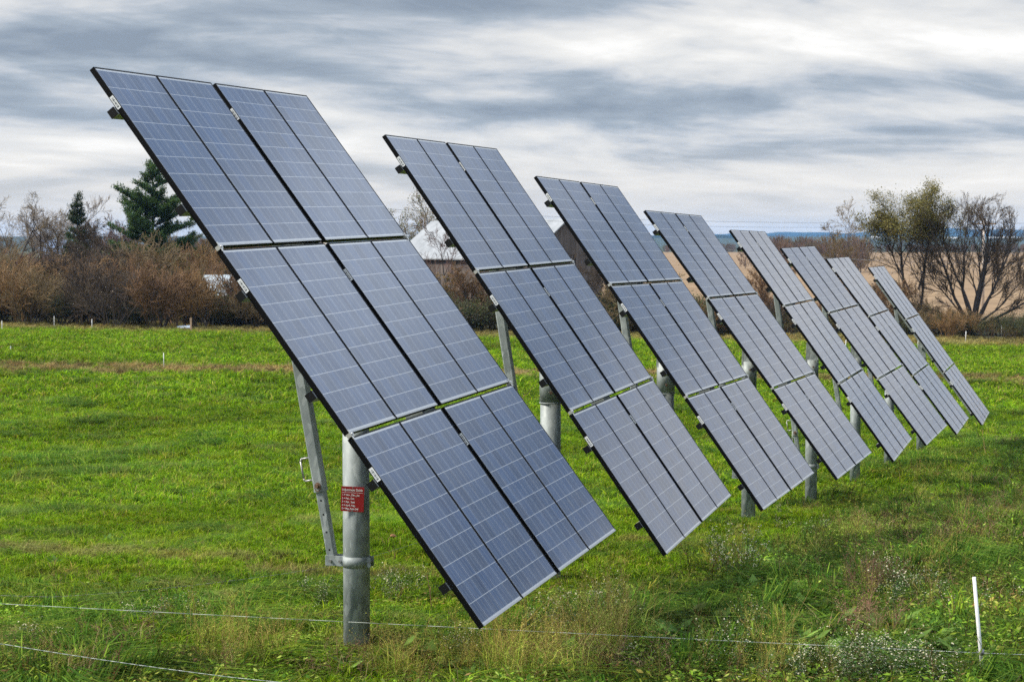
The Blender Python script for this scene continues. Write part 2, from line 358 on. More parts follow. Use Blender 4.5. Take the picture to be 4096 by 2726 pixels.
LAB = ["nearest solar array, the one with the red guide sign on its pole", "second solar array from the camera, just behind the one with the red sign",
       "third solar array, its upper corner in front of the grey wooden barn", "fourth solar array, the blue ridge and brown scrub showing off its upper edge",
       "fifth solar array, paler glass, its near edge rising just above the blue ridge", "sixth solar array, upper panels darker than the pale arrays on both sides",
       "seventh solar array, second from the far end, its pole base hidden in grass", "farthest and smallest solar array at the end of the row"]
def lettering(lines, name, mat):
    """lines: (text, size, x, y) -> one flat-extruded mesh"""
    V = []; F = []
    for s_, size, x, y in lines:
        c = D.curves.new('t', 'FONT'); c.body = s_; c.size = size; c.extrude = .0006; c.offset = size * .022; c.resolution_u = 3
        o = D.objects.new('t', c); me = D.meshes.new_from_object(o)
        b = len(V); V += [(v.co.x + x, v.co.y + y, v.co.z) for v in me.vertices]; F += [[i + b for i in p.vertices] for p in me.polygons]
        D.objects.remove(o); D.curves.remove(c); D.meshes.remove(me)
    return mesh(name, V, F, mat)

def make_array(i):
    u, v, p = [Vector(q) for q in POSE[i]]
    v = (v - u * v.dot(u)).normalized(); n = u.cross(-v)      # n: front normal
    p = p + Vector((0, 0, CAMZ))
    C = p + u * 2.015 + v * 2.51
    back = -n
    ax = C + back * .30
    gz = Hz(ax.x, ax.y)
    base = Vector((ax.x, ax.y, gz))
    root = empty('solar_array', base, LAB[i], 'solar array', 'pole mounted solar arrays in a row')
    T0 = Matrix(((u.x, -v.x, n.x, p.x - base.x), (u.y, -v.y, n.y, p.y - base.y), (u.z, -v.z, n.z, p.z - base.z), (0, 0, 0, 1)))
    for r in range(3):
        for c in range(4):
            pn = link('solar_panel', ME_lam, root, T0 @ Matrix.Translation((CX[c], -r * (PL + GAPV), 0)))
            link('frame', ME_frame, pn)
            if c in (0, 2): link('label_sticker', ME_stk, pn)
        for o_ in (.375, 1.275):
            ra = link('rail', ME_rail, root, T0 @ Matrix.Translation((0, -r * (PL + GAPV) - o_, 0)))
            link('end_cap', ME_cap, ra); link('end_cap', ME_cap, ra, Matrix.Translation((4.082, 0, 0)))
        if r < 2:
            for x0 in (-.006, 4.03 - .046): link('end_clamp', ME_clamp, root, T0 @ Matrix.Translation((x0, -(r + 1) * PL - r * GAPV, 0)))
    # strongback: two channels up the back
    sbk = MB()
    for du in (-.16, .10): sbk.box((2.015 + du, -4.75, -.255), (2.015 + du + .06, -.30, -.108))
    for vv in (.6, 4.5): sbk.box((1.915, -vv - .03, -.20), (2.115, -vv + .03, -.14))
    sbk.build('strongback', [M['galv']], root, T0)
    up = -v; bh = Vector((back.x, back.y, 0)).normalized(); uh = Vector((u.x, u.y, 0)).normalized()
    top = ax.z - gz - .02
    PR = .112
    g = MB(); g.tube((0, 0, -.4), (0, 0, top - .22), PR, n=40); po = g.build('pole', [M['galv']], root)
    g = MB(); g.tube((0, 0, top - .62), (0, 0, top - .20), PR + .009, n=40)
    g.tube((0, 0, top - .625), (0, 0, top - .612), PR + .013, n=40)
    for sx in (-1, 1):   # gimbal cheeks
        o_ = uh * (.085 * sx); 
        a_ = [o_ + bh * .11 + Vector((0, 0, top - .25)), o_ - bh * .11 + Vector((0, 0, top - .25)), o_ - bh * .07 + Vector((0, 0, top + .13)), o_ + bh * .10 + Vector((0, 0, top + .13))]
        g._add([q + uh * .006 for q in a_] + [q - uh * .006 for q in a_], [[0, 1, 2, 3], [7, 6, 5, 4], [0, 4, 5, 1], [1, 5, 6, 2], [2, 6, 7, 3], [3, 7, 4, 0]])
    g.tube(uh * -.21 + Vector((0, 0, top + .03)), uh * .21 + Vector((0, 0, top + .03)), .03, n=14)
    gm = g.build('gimbal_head', [M['galv']], root)
    for zz in (top - .5, top - .33):
        g = MB(); d_ = (-bh * .3 - uh).normalized(); g.tube(d_ * (PR + .006) + Vector((0, 0, zz)), d_ * (PR + .026) + Vector((0, 0, zz)), .016, n=6); g.build('bolt', [M['rust']], gm)
    # collar and strut
    zc_ = .77
    g = MB(); g.tube((0, 0, zc_ - .045), (0, 0, zc_ + .045), PR + .004, n=40)
    for s_ in (-1, 1):
        g.beam(bh * (PR - .01) + uh * .05 * s_ + Vector((0, 0, zc_)), bh * (PR + .15) + uh * .05 * s_ + Vector((0, 0, zc_)), uh, .008, .085)
        g.beam(-bh * (PR - .01) + uh * .035 * s_ + Vector((0, 0, zc_)), -bh * (PR + .03) + uh * .035 * s_ + Vector((0, 0, zc_)), uh, .008, .085)
    co = g.build('collar', [M['galv']], root)
    g = MB()
    for dd, L_ in ((bh * (PR + .10), .075), (bh * (PR + .015), .07), (-bh * (PR + .018), .042)):
        g = MB(); g.tube(dd - uh * L_ + Vector((0, 0, zc_)), dd + uh * L_ + Vector((0, 0, zc_)), .012, n=8); g.build('bolt', [M['bolt']], co)
    A = bh * (PR + .10) + Vector((0, 0, zc_ - .01)); B = (C + up * 1.33 + back * .22) - base
    d = (B - A).normalized(); L_ = (B - A).length; mid = A + d * (.36 if False else .60)
    g = MB(); g.beam(mid, B, uh, .095, .095); g.beam(mid - d * .004, mid + d * .012, uh, .10, .10)
    so_ = g.build('adjusting_strut', [M['galv']], root)
    g = MB(); g.beam(A, mid + d * .3, uh, .075, .075); sl = g.build('inner_tube', [M['galv']], so_)
    g = MB()
    side = -uh
    for q in (.10, .25, .40, .52): g = MB(); g.tube(A + d * q + side * .034, A + d * q + side * .0382, .009, n=10); g.build('adjustment_hole', [M['hole']], so_)
    hb = d.cross(uh).normalized()
    if hb.dot(bh) < 0: hb = -hb
    g = MB(); h0 = mid + d * .10 + hb * .045 + side * .02; g.path([h0, h0 + hb * .075, h0 + hb * .085 + d * .02, h0 + hb * .085 + d * .17, h0 + hb * .075 + d * .19, h0 + d * .19], .008, 8)
    g.build('handle', [M['lip']], so_)
    g = MB(); q = mid + d * .05; g.tube(q + side * .04, q + side * .085, .016, n=10); g.tube(q + side * .046, q + side * .054, .026, n=12)
    ring = [q + side * .065 + (d * math.cos(a_) + hb * math.sin(a_)) * .026 - d * .02 for a_ in [k_ * math.pi / 6 for k_ in range(13)]]
    g.path(ring, .004, 5); g.build('locking_pin', [M['rust']], so_)
    if i == 0:
        nrm = Vector((-.13, -.99, 0)).normalized(); cc = Vector((-.006, 0, 1.308)) + nrm * (PR + .006)
        X = Vector((-nrm.y, nrm.x, 0)); X = (X + Vector((0, 0, -.038))).normalized(); Z = nrm; Y = Z.cross(X)
        Sg = Matrix(((X.x, Y.x, Z.x, cc.x), (X.y, Y.y, Z.y, cc.y), (X.z, Y.z, Z.z, cc.z), (0, 0, 0, 1)))
        g = MB(); g.box((-.098, -.104, -.0015), (.098, .104, .0015)); sg = g.build('sign_plate', [M['red']], root, Sg)
        sg['label'] = "red adjustment guide sign with white lettering"
        s1 = .0272; s2 = .0222
        lt = lettering([("Adjustment Guide", s1, -.0895, .068), ("1 = Nov., Dec., Jan.", s2, -.088, .026), ("2 = Feb., Oct.", s2, -.088, -.003), ("3 = Mar., Sept.", s2, -.088, -.032),
                        ("4 = April, Aug.", s2, -.088, -.060), ("5 = May, June, July", s2, -.088, -.088)], 'lettering', M['white'])
        for v_ in lt.vertices: v_.co.x = -.09 + (v_.co.x + .09) * .86
        link('lettering', lt, sg, Matrix.Translation((0, 0, .0022)))
        g = MB(); g.box((-.090, .0525, .0014), (.088, .0548, .0024)); g.build('underline', [M['white']], sg)
        for yy in (.096, -.098): g = MB(); g.tube((0, yy, .001), (0, yy, .006), .005, n=8); g.build('rivet', [M['bolt']], sg)
    return root
for i in range(8): make_array(i)

# ---------------------------------------------------------------- grass and weeds
M['grass'] = attrmat('grass_blades', .28, .8, grass_world, .03)
def weed_world(t, c, g):
    n = t.noise(g, .75, 4, .6); n2 = t.noise(g, 2.6, 3, .6); n3 = t.noise(t.add('ShaderNodeVectorMath', operation='ADD', ins={0: g, 1: (31, 7, 0)}).outputs[0], .9, 4, .6)
    c = t.mix(t.ramp(n3, [(.54, 0), (.66, .8)]), c, t.mix(1.0, c, (1.6, .85, 1.2), 'MULTIPLY'))
    k = t.ramp(n, [(.36, .32), (.50, .68), (.66, 1.2)]); c = t.mix(1.0, c, k, 'MULTIPLY')
    return t.mix(1.0, c, t.ramp(n2, [(.38, .7), (.62, 1.25)]), 'MULTIPLY')
M['weed'] = attrmat('weed_leaves', .25, .8, weed_world, .03)
M['flower'] = attrmat('flower_heads', .2, .8, None, .10)
M['dead'] = attrmat('dead_stalks', .1, .9)
def blades(rng, n, size, h, wd, lean, cols, clump=0.0, dirv=None, jit=.25, crad=.05):
    """n curved grass blades on a size x size square; cols = list of (weight, rgb)"""
    x = (rng.random(n) - .5) * size; y = (rng.random(n) - .5) * size
    if clump > 0:
        k = max(3, int(clump * size * size)); cx = (rng.random(k) - .5) * size; cy = (rng.random(k) - .5) * size
        a = rng.integers(0, k, n); m_ = rng.random(n) < .8
        x = np.where(m_, cx[a] + rng.normal(0, crad, n), x); y = np.where(m_, cy[a] + rng.normal(0, crad, n), y)
    th = rng.random(n) * 6.283
    if dirv is not None: th = dirv + rng.normal(0, .7, n)
    if clump > 0 and dirv is not None: th = (dirv + rng.normal(0, .8, k))[a] + rng.normal(0, .35, n)
    hh = h[0] + (h[1] - h[0]) * rng.random(n) ** 1.6
    if clump > 0: rr_ = np.hypot(x - cx[a], y - cy[a]); kk = .6 + .8 * rng.random(k); hh = hh * np.where(m_, (.45 + 1.05 * np.exp(-(rr_ / (crad * 1.3)) ** 2)) * kk[a], .6)
    le = lean * (.3 + rng.random(n)) * hh
    dx = np.cos(th); dy = np.sin(th); fa = th + 1.57 + rng.normal(0, .8, n)
    wx = np.cos(fa) * wd / 2 * (.6 + .8 * rng.random(n)); wy = np.sin(fa) * wd / 2
    P = []
    for tt, ww in ((0, .8), (.5, 1.0)):
        X = x + dx * le * tt ** 2; Y = y + dy * le * tt ** 2; Z = hh * tt * (1 - .12 * lean * tt) - (.02 if tt == 0 else 0)
        P.append(np.stack([X - wx * ww, Y - wy * ww, Z], 1)); P.append(np.stack([X + wx * ww, Y + wy * ww, Z], 1))
    P.append(np.stack([x + dx * le, y + dy * le, hh * max(.25, 1 - .38 * lean) * np.ones(n)], 1))
    V = np.stack(P, 1).reshape(-1, 3); b = np.arange(n)[:, None] * 5
    T = np.concatenate([b + np.array([0, 1, 3]), b + np.array([0, 3, 2]), b + np.array([2, 3, 4])])
    wts = np.array([c[0] for c in cols], float); ci = rng.choice(len(cols), n, p=wts / wts.sum())
    c = np.array([c[1] for c in cols])[ci] * (1 - jit + 2 * jit * rng.random((n, 1)))
    return V, T, np.repeat(c, 5, 0)
def leaves(rng, n, size, z, ln, cols, tilt=.8):
    """n small pointed leaves (two triangles folded on the midrib) at random heights"""
    x = (rng.random(n) - .5) * size; y = (rng.random(n) - .5) * size; zz = z[0] + (z[1] - z[0]) * rng.random(n)
    return leaf_at(rng, np.stack([x, y, zz], 1), ln, cols, tilt)
def leaf_at(rng, P, ln, cols, tilt=.8, asp=.42):
    n = len(P); a = rng.random(n) * 6.283; e = (rng.random(n) - .3) * tilt; l = ln * (.5 + rng.random(n))
    d = np.stack([np.cos(a) * np.cos(e), np.sin(a) * np.cos(e), np.sin(e)], 1); s = np.stack([-np.sin(a), np.cos(a), rng.normal(0, .35, n)], 1)
    l = l[:, None]; V = np.stack([P, P + d * l * .5 + s * l * asp * .5, P + d * l, P + d * l * .5 - s * l * asp * .5], 1).reshape(-1, 3)
    b = np.arange(n)[:, None] * 4; T = np.concatenate([b + np.array([0, 1, 2]), b + np.array([0, 2, 3])])
    wts = np.array([c[0] for c in cols], float); ci = rng.choice(len(cols), n, p=wts / wts.sum())
    c = np.array([c[1] for c in cols])[ci] * (.7 + .6 * rng.random((n, 1)))
    return V, T, np.repeat(c, 4, 0)
def join(parts):
    V = []; T = []; Cc = []; b = 0
    for v, t_, c in parts: V.append(v); T.append(t_ + b); Cc.append(c); b += len(v)
    return np.concatenate(V), np.concatenate(T), np.concatenate(Cc)
def segs_mesh(S, sides=3, col=None, rng=None):
    """S: (N,8) p0 p1 r0 r1 -> prisms"""
    S = np.asarray(S, float); p0 = S[:, :3]; p1 = S[:, 3:6]; d = p1 - p0; L = np.linalg.norm(d, axis=1, keepdims=True) + 1e-9; d = d / L
    q = np.where(np.abs(d[:, 2:3]) < .9, np.array([[0, 0, 1.]]), np.array([[1., 0, 0]])); e = np.cross(d, q); e /= np.linalg.norm(e, axis=1, keepdims=True); f = np.cross(d, e)
    N = len(S); V = np.zeros((N, 2 * sides, 3))
    for k in range(sides):
        a = 2 * math.pi * k / sides; o = e * math.cos(a) + f * math.sin(a)
        V[:, k] = p0 + o * S[:, 6:7]; V[:, sides + k] = p1 + o * S[:, 7:8]
    T = []; b = np.arange(N)[:, None] * 2 * sides
    for k in range(sides):
        k2 = (k + 1) % sides; T.append(b + np.array([k, k + sides, k2])); T.append(b + np.array([k2, k + sides, k2 + sides]))
    c = np.repeat(np.array(col) * (.75 + .5 * (rng.random((N, 1)) if rng is not None else np.full((N, 1), .5))), 2 * sides, 0) if col is not None else None
    return V.reshape(-1, 3), np.concatenate(T), c
def stalk(rng, base, h, r, lean, tw, twl, col, leafcols=None, nleaf=0, ll=.02):
    S = []; p = np.array(base, float); d = np.array([lean[0], lean[1], 1.]); d /= np.linalg.norm(d); tips = []
    k = 5
    for j in range(k):
        q = p + d * h / k; S.append([*p, *q, r * (1 - j / k * .6), r * (1 - (j + 1) / k * .6)]); 
        if j > 0:
            for _ in range(tw):
                a = rng.random() * 6.28; e = d * .8 + np.array([math.cos(a), math.sin(a), .2]) * .7; e /= np.linalg.norm(e); l = twl * (.4 + rng.random())
                s0 = p + (q - p) * rng.random(); m_ = s0 + e * l * .5; e2 = e + np.array([0, 0, .4]); e2 /= np.linalg.norm(e2); tp = m_ + e2 * l * .5
                S.append([*s0, *m_, r * .5, r * .4]); S.append([*m_, *tp, r * .4, r * .2]); tips += [m_, tp]
        p = q; d = d + rng.normal(0, .08, 3); d /= np.linalg.norm(d)
    tips.append(p); parts = [segs_mesh(S, 3, col, rng)]
    if nleaf:
        tp = np.array(tips)[rng.integers(0, len(tips), nleaf)] + rng.normal(0, .02, (nleaf, 3)); parts.append(leaf_at(rng, tp, ll, leafcols))
    return parts, tips

LIB = {}
def libcol(name, objs):
    c = D.collections.new(name)
    for o in objs: c.objects.link(o)
    LIB[name] = c; return c
def scatter(name, pts, rot, scl, idx, coll, label, cat='grass'):
    """one object whose points carry instances of the patches in coll"""
    me = D.meshes.new(name); me.vertices.add(len(pts)); me.vertices.foreach_set('co', np.asarray(pts, np.float32).ravel())
    for nm, ty, dat in (('rot', 'FLOAT_VECTOR', rot), ('scl', 'FLOAT_VECTOR', scl), ('idx', 'INT', idx)):
        a = me.attributes.new(nm, ty, 'POINT'); a.data.foreach_set('vector' if ty == 'FLOAT_VECTOR' else 'value', np.asarray(dat, np.int32 if ty == 'INT' else np.float32).ravel())
    me.update(); o = link(name, me)
    ng = D.node_groups.new(name, 'GeometryNodeTree'); ng.interface.new_socket('Geometry', in_out='INPUT', socket_type='NodeSocketGeometry'); ng.interface.new_socket('Geometry', in_out='OUTPUT', socket_type='NodeSocketGeometry')
    N = ng.nodes; Lk = ng.links; gi = N.new('NodeGroupInput'); go = N.new('NodeGroupOutput')
    ci = N.new('GeometryNodeCollectionInfo'); ci.inputs['Collection'].default_value = coll; ci.inputs['Separate Children'].default_value = True; ci.inputs['Reset Children'].default_value = True
    ip = N.new('GeometryNodeInstanceOnPoints'); ip.inputs['Pick Instance'].default_value = True
    Lk.new(gi.outputs[0], ip.inputs['Points']); Lk.new(ci.outputs[0], ip.inputs['Instance'])
    for nm, ty, sk in (('rot', 'FLOAT_VECTOR', 'Rotation'), ('scl', 'FLOAT_VECTOR', 'Scale'), ('idx', 'INT', 'Instance Index')):
        na = N.new('GeometryNodeInputNamedAttribute'); na.data_type = ty; na.inputs['Name'].default_value = nm; Lk.new(na.outputs[0], ip.inputs[sk])
    Lk.new(ip.outputs[0], go.inputs[0])
    md = o.modifiers.new('scatter', 'NODES'); md.node_group = ng
    return tag(o, label, cat, kind='stuff')

G1 = [(5, (.150, .275, .008)), (3, (.225, .345, .012)), (2.4, (.070, .160, .010)), (.9, (.34, .33, .06)), (.25, (.22, .16, .075))]
GD = [(5, (.055, .130, .014)), (3, (.10, .185, .018)), (2, (.19, .28, .03)), (.5, (.16, .14, .05))]
GW = [(5, (.13, .23, .012)), (4, (.045, .10, .010)), (2.5, (.28, .36, .03)), (.8, (.20, .15, .06)), (.3, (.15, .07, .05))]
LW = [(4, (.22, .36, .03)), (3, (.08, .17, .02)), (1.5, (.40, .48, .09)), (.4, (.24, .16, .06))]
rng = np.random.default_rng(11)
objs = []
for v_ in range(4):   # 0-3 short pasture, near
    V_, T_, C_ = blades(rng, 4200, 1.25, (.04, .13), .0085, 1.0, G1, clump=34, crad=.045, jit=.35); objs.append(D.objects.new('a%02d' % len(objs), mesh_np('turf', V_, T_, M['grass'], C_)))
for v_ in range(3):   # 4-6 long flopped grass
    pr = [blades(rng, 2300, 1.25, (.16, .42), .011, 2.0, GD, clump=7, dirv=rng.random() * 6.28, crad=.12, jit=.45), blades(rng, 1300, 1.25, (.05, .15), .008, .9, G1)]
    V_, T_, C_ = join(pr); objs.append(D.objects.new('a%02d' % len(objs), mesh_np('rank_grass', V_, T_, M['weed'], C_)))
for v_ in range(4):   # 7-10 weeds: broad leaves, stems, mixed grass
    pr = [blades(rng, 2000, 1.25, (.10, .32), .009, 1.4, GW, clump=12, dirv=rng.random() * 6.28, crad=.08, jit=.4), leaves(rng, 900, 1.25, (.04, .22), .05, LW)]
    for q in range(9 if v_ % 2 else 16):
        br = rng.random() < .5
        ps, _ = stalk(rng, ((rng.random() - .5) * 1.2, (rng.random() - .5) * 1.2, 0), .2 + .3 * rng.random(), .0035, rng.normal(0, .25, 2), 3, .09, (.18, .12, .05) if br else (.17, .20, .045), [(2, (.17, .22, .04)), (1, (.24, .16, .05))], 40, .016); pr += ps
    V_, T_, C_ = join(pr); objs.append(D.objects.new('a%02d' % len(objs), mesh_np('weeds', V_, T_, M['weed'], C_)))
for v_ in range(3):   # 11-13 middle distance turf, 2.5 m
    pr = [blades(rng, 4600, 2.5, (.07, .20), .017, .9, G1, clump=8, crad=.10, jit=.4), blades(rng, 500, 2.5, (.12, .24), .016, 1.6, GD, clump=1.2)]
    V_, T_, C_ = join(pr); objs.append(D.objects.new('a%02d' % len(objs), mesh_np('turf_far', V_, T_, M['grass'], C_)))
for v_ in range(3):   # 14-16 far turf, 5 m
    pr = [blades(rng, 5200, 5.0, (.10, .26), .036, .9, G1, clump=2.2, crad=.2, jit=.4), blades(rng, 260, 5.0, (.16, .26), .034, 1.4, GD, clump=.3)]
    V_, T_, C_ = join(pr); objs.append(D.objects.new('a%02d' % len(objs), mesh_np('turf_farther', V_, T_, M['grass'], C_)))
for v_ in range(3):   # 17-19 rank tuft, round, leaning
    n = 420; V_, T_, C_ = blades(rng, n, .5, (.14, .34), .008, 1.7, GD, dirv=rng.random() * 6.28)
    objs.append(D.objects.new('a%02d' % len(objs), mesh_np('tuft', V_, T_, M['grass'], C_)))
turf = libcol('turf_library', objs)

def rowx(y): return .4 + (y - 15.0) * .354       # foot of the panels along the row
pts = []; rot = []; scl = []; idx = []
def put(x, y, ix, s=1.0, sz=None, tilt=0.0):
    pts.append((x, y, Hz(x, y))); rot.append((0, 0, rng.random() * 6.283)); scl.append((s, s, sz if sz else s)); idx.append(ix)
def vn(x, y, f, ph=0.0):    # cheap smooth value noise
    return .5 + .25 * (math.sin(x * f + ph) * math.cos(y * f * .8 - ph * 2) + math.sin(x * f * 2.3 - y * f * 1.7 + ph) * .6 + math.sin(x * f * .7 + y * f * 2.9 + 2 * ph) * .4)
y_ = 12.6
while y_ < 34:
    hw = y_ * .29 + 1.0; x_ = -hw
    while x_ < hw:
        jx = x_ + rng.normal(0, .12); jy = y_ + rng.normal(0, .12); s_ = jx - rowx(jy); r = rng.random(); q = vn(jx, jy, .9)
        if s_ > -.2:
            if q > .56 or r < .10: put(jx, jy, 4 + int(rng.integers(3)), 1.0, .8 + .4 * rng.random())
            else: put(jx, jy, (8 if q > .4 else 7) + 2 * int(rng.integers(2)), 1.0, .55 + .55 * vn(jx, jy, 1.3, 2.2) + .2 * rng.random())
            if r < .5: put(jx, jy, int(rng.integers(4)), 1.0, 1.0)
        elif jy < 15.3 and -2.3 < jx < -.3:
            put(jx, jy, int(rng.integers(4)), 1.0, 1.1); put(jx, jy, 7 + int(rng.integers(4)), 1.0, .22)
        elif jy < 14.85 + .4 * q:
            put(jx, jy, 7 + int(rng.integers(4)) if r < .75 else 4 + int(rng.integers(3)), 1.0, .6 + .5 * rng.random()); put(jx, jy, int(rng.integers(4)), 1, .9)
        else:
            near = jy < 18.5
            put(jx, jy, int(rng.integers(4)), 1.0, .8 + .5 * rng.random())
            if near and r < .30: put(jx, jy, 7 + int(rng.integers(4)), 1.0, .45)
        x_ += .92
    y_ += .92
y_ = 34.0
while y_ < 68:
    hw = y_ * .29 + 2; x_ = -hw
    while x_ < hw:
        jx = x_ + rng.normal(0, .25); jy = y_ + rng.normal(0, .25); s_ = jx - rowx(jy)
        put(jx, jy, 11 + int(rng.integers(3)), 1.0, .8 + .5 * rng.random())
        if s_ > -.3 and jy < 52 + 4 * vn(jx, jy, .5):
            for q in range(3):
                put(jx + rng.normal(0, .7), jy + rng.normal(0, .7), (4 + int(rng.integers(3))) if rng.random() < .45 else 7 + int(rng.integers(4)), 1.1, .7 + .4 * rng.random())
        x_ += 1.85
    y_ += 1.85
y_ = 68.0
while y_ < 133:
    hw = y_ * .29 + 4; x_ = -hw
    while x_ < hw:
        put(x_ + rng.normal(0, .5), y_ + rng.normal(0, .5), 14 + int(rng.integers(3)), 1.0, .8 + .5 * rng.random()); x_ += 3.7
    y_ += 3.7
for q in range(900):       # rank tufts all over the pasture
    y0 = 15 + 70 * rng.random() ** 1.5; x0 = (rng.random() * 2 - 1) * y0 * .29
    if vn(x0, y0, .33, 1.7) > .48: s_ = (.7 + .8 * rng.random()) * (1 if y0 < 40 else 1.5); put(x0, y0, 17 + int(rng.integers(3)), s_, s_ * .85)
for (ax_, ay_) in ((-1.3, 15.55), (.42, 20.47), (2.07, 25.1), (3.86, 30.3), (5.67, 35.2), (7.47, 40.4), (9.15, 45.1), (11.1, 50.6)):   # uncut growth round every pole
    for q in range(9):
        a_ = q * .7; put(ax_ + math.cos(a_) * (.16 + .12 * rng.random()), ay_ + math.sin(a_) * (.16 + .12 * rng.random()), 17 + q % 3, .55, .45 + .3 * rng.random())
scatter('pasture_grass', pts, rot, scl, idx, turf, 'green pasture grass and rank weeds covering the field')

exec_flowers = True
def flower_spray(rng, n, rad, h0, h1, green=True):
    """aster clump: thin stems, tiny leaves, small white heads"""
    pr = []
    tips = []
    for q in range(max(3, n // 14)):
        a = rng.random() * 6.283; r_ = rad * math.sqrt(rng.random()); b = (math.cos(a) * r_ * .6, math.sin(a) * r_ * .6, 0)
        ps, tp = stalk(rng, b, h0 + (h1 - h0) * rng.random(), .003, (math.cos(a) * .35, math.sin(a) * .35), 3, .12, (.07, .09, .03), [(2, (.05, .10, .025)), (1, (.09, .14, .03))], 34 if green else 12, .03)
        pr += ps; tips += tp
    tp = np.array(tips)[rng.integers(0, len(tips), n)] + rng.normal(0, .02, (n, 3)); tp[:, 2] += .008
    pr.append(heads(rng, tp, .0078))
    return pr
def heads(rng, P, r):
    n = len(P); V = []; nrm = rng.normal(0, .45, (n, 3)); nrm[:, 2] += 1.0; nrm[:, 1] -= .5; nrm /= np.linalg.norm(nrm, axis=1, keepdims=True)
    e = np.cross(nrm, np.array([1., 0, 0])); e /= np.linalg.norm(e, axis=1, keepdims=True); f = np.cross(nrm, e); rr = r * (.6 + .7 * rng.random((n, 1)))
    ring = [P + (e * math.cos(a) + f * math.sin(a)) * rr for a in (0, 1.2566, 2.513, 3.77, 5.027)]
    V = np.stack([P + nrm * rr * .5] + ring, 1).reshape(-1, 3); b = np.arange(n)[:, None] * 6
    T = np.concatenate([b + np.array([0, k + 1, (k + 1) % 5 + 1]) for k in range(5)])
    c = np.tile(np.array([[.62, .60, .50]]), (n, 1)) * (.75 + .4 * rng.random((n, 1))); c = np.repeat(c, 6, 0); c[::6] = (.55, .45, .12)
    return V, T, c
rng = np.random.default_rng(5)
fo = []
for q in range(3): V_, T_, C_ = join(flower_spray(rng, 70, .22, .16, .34)); fo.append(D.objects.new('f%02d' % q, mesh_np('aster', V_, T_, M['flower'], C_)))
for q in range(2):
    pr = []
    for k in range(6):
        ps, _ = stalk(rng, (rng.normal(0, .12), rng.normal(0, .12), 0), .3 + .4 * rng.random(), .0028, rng.normal(0, .25, 2), 3, .10, (.34, .27, .07), [(2, (.40, .37, .06)), (2, (.22, .28, .04))], 46, .013); pr += ps
    V_, T_, C_ = join(pr); fo.append(D.objects.new('f%02d' % (3 + q), mesh_np('goldenrod', V_, T_, M['flower'], C_)))
for q in range(2):
    pr = [blades(rng, 45, .4, (.2, .5), .004, .9, [(1, (.38, .29, .14)), (1, (.28, .17, .09))])]
    for k in range(5):
        ps, _ = stalk(rng, (rng.normal(0, .15), rng.normal(0, .15), 0), .25 + .4 * rng.random(), .003, rng.normal(0, .35, 2), 2, .10, (.24, .13, .08), [(1, (.20, .07, .06)), (1, (.22, .15, .07))], 40, .015); pr += ps
    V_, T_, C_ = join(pr); fo.append(D.objects.new('f%02d' % (5 + q), mesh_np('dry_stems', V_, T_, M['dead'], C_)))
V_, T_, C_ = join([leaves(rng, 46, .34, (.02, .16), .13, [(2, (.15, .25, .05)), (1, (.09, .17, .035))], .9)]); fo.append(D.objects.new('f07', mesh_np('dock', V_, T_, M['weed'], C_)))
for q in range(2):
    pr = [blades(rng, 120, .36, (.28, .62), .0046, .9, [(3, (.24, .34, .035)), (2, (.40, .42, .07)), (.7, (.42, .29, .09))], jit=.4)]
    for k in range(12):
        ps, tp = stalk(rng, (rng.normal(0, .11), rng.normal(0, .11), 0), .42 + .28 * rng.random(), .0022, rng.normal(0, .32, 2), 2, .05, (.44, .32, .10), [(1, (.52, .42, .12)), (1, (.36, .38, .06))], 22, .012); pr += ps
    V_, T_, C_ = join(pr); fo.append(D.objects.new('f%02d' % (8 + q), mesh_np('straw_grass', V_, T_, M['flower'], C_)))
wl = libcol('weed_library', fo)
def at(X, Y, up=0.0):
    """point on the ground seen at pixel X, Y of the 4096 px photograph"""
    th = R_(3.052); a = (X - 2048) / 7464; b = (Y - 1363) / 7464
    d = (a, math.cos(th) - b * math.sin(th), -b * math.cos(th) - math.sin(th)); k = 5.0
    for _ in range(60):
        z = CAMZ + d[2] * k / d[1]; g = Hz(d[0] * k / d[1], k) + up
        k = k + (z - g) / max(.02, -d[2] / d[1]) * .6
    return d[0] * k / d[1], k
pts = []; rot = []; scl = []; idx = []
def cluster(X, Y, sx, sy, n, kinds, s=1.0):
    for q in range(n):
        x, y = at(X + rng.normal(0, sx), min(2790, Y + rng.normal(0, sy))); put(x, y, kinds[int(rng.integers(len(kinds)))], s * (.7 + .6 * rng.random()))
AS = [0, 1, 2]; GO = [3, 4]; DR = [5, 6]
cluster(3450, 2730, 230, 40, 30, AS, .85); cluster(3300, 2690, 230, 40, 14, AS, .8); cluster(3700, 2420, 90, 60, 10, AS, .9); cluster(3560, 2400, 60, 50, 7, AS, .9); cluster(2980, 2600, 60, 40, 5, AS, .9)
cluster(3180, 2120, 40, 25, 4, AS, .8); cluster(2380, 2480, 90, 40, 8, AS, .9); cluster(2270, 2560, 60, 40, 5, AS, .9); cluster(720, 2520, 90, 30, 4, AS, .7); cluster(150, 2590, 40, 14, 1, AS, .7)
cluster(1290, 2420, 40, 40, 3, AS, .7); cluster(1600, 2380, 60, 30, 5, AS, .8); cluster(1900, 2620, 80, 30, 4, AS, .8)
cluster(2250, 2650, 160, 60, 6, GO); cluster(2440, 2580, 60, 40, 4, GO, 1.1); cluster(1000, 2640, 120, 50, 5, GO, .8); cluster(880, 2560, 90, 50, 3, GO, .8); cluster(3450, 2500, 200, 90, 7, GO, .9)
cluster(2380, 2640, 50, 40, 2, GO, 1.25); cluster(3100, 2760, 100, 30, 5, GO, .9); cluster(1700, 2720, 150, 30, 6, GO, .7); cluster(3300, 2250, 200, 60, 6, GO, .8)
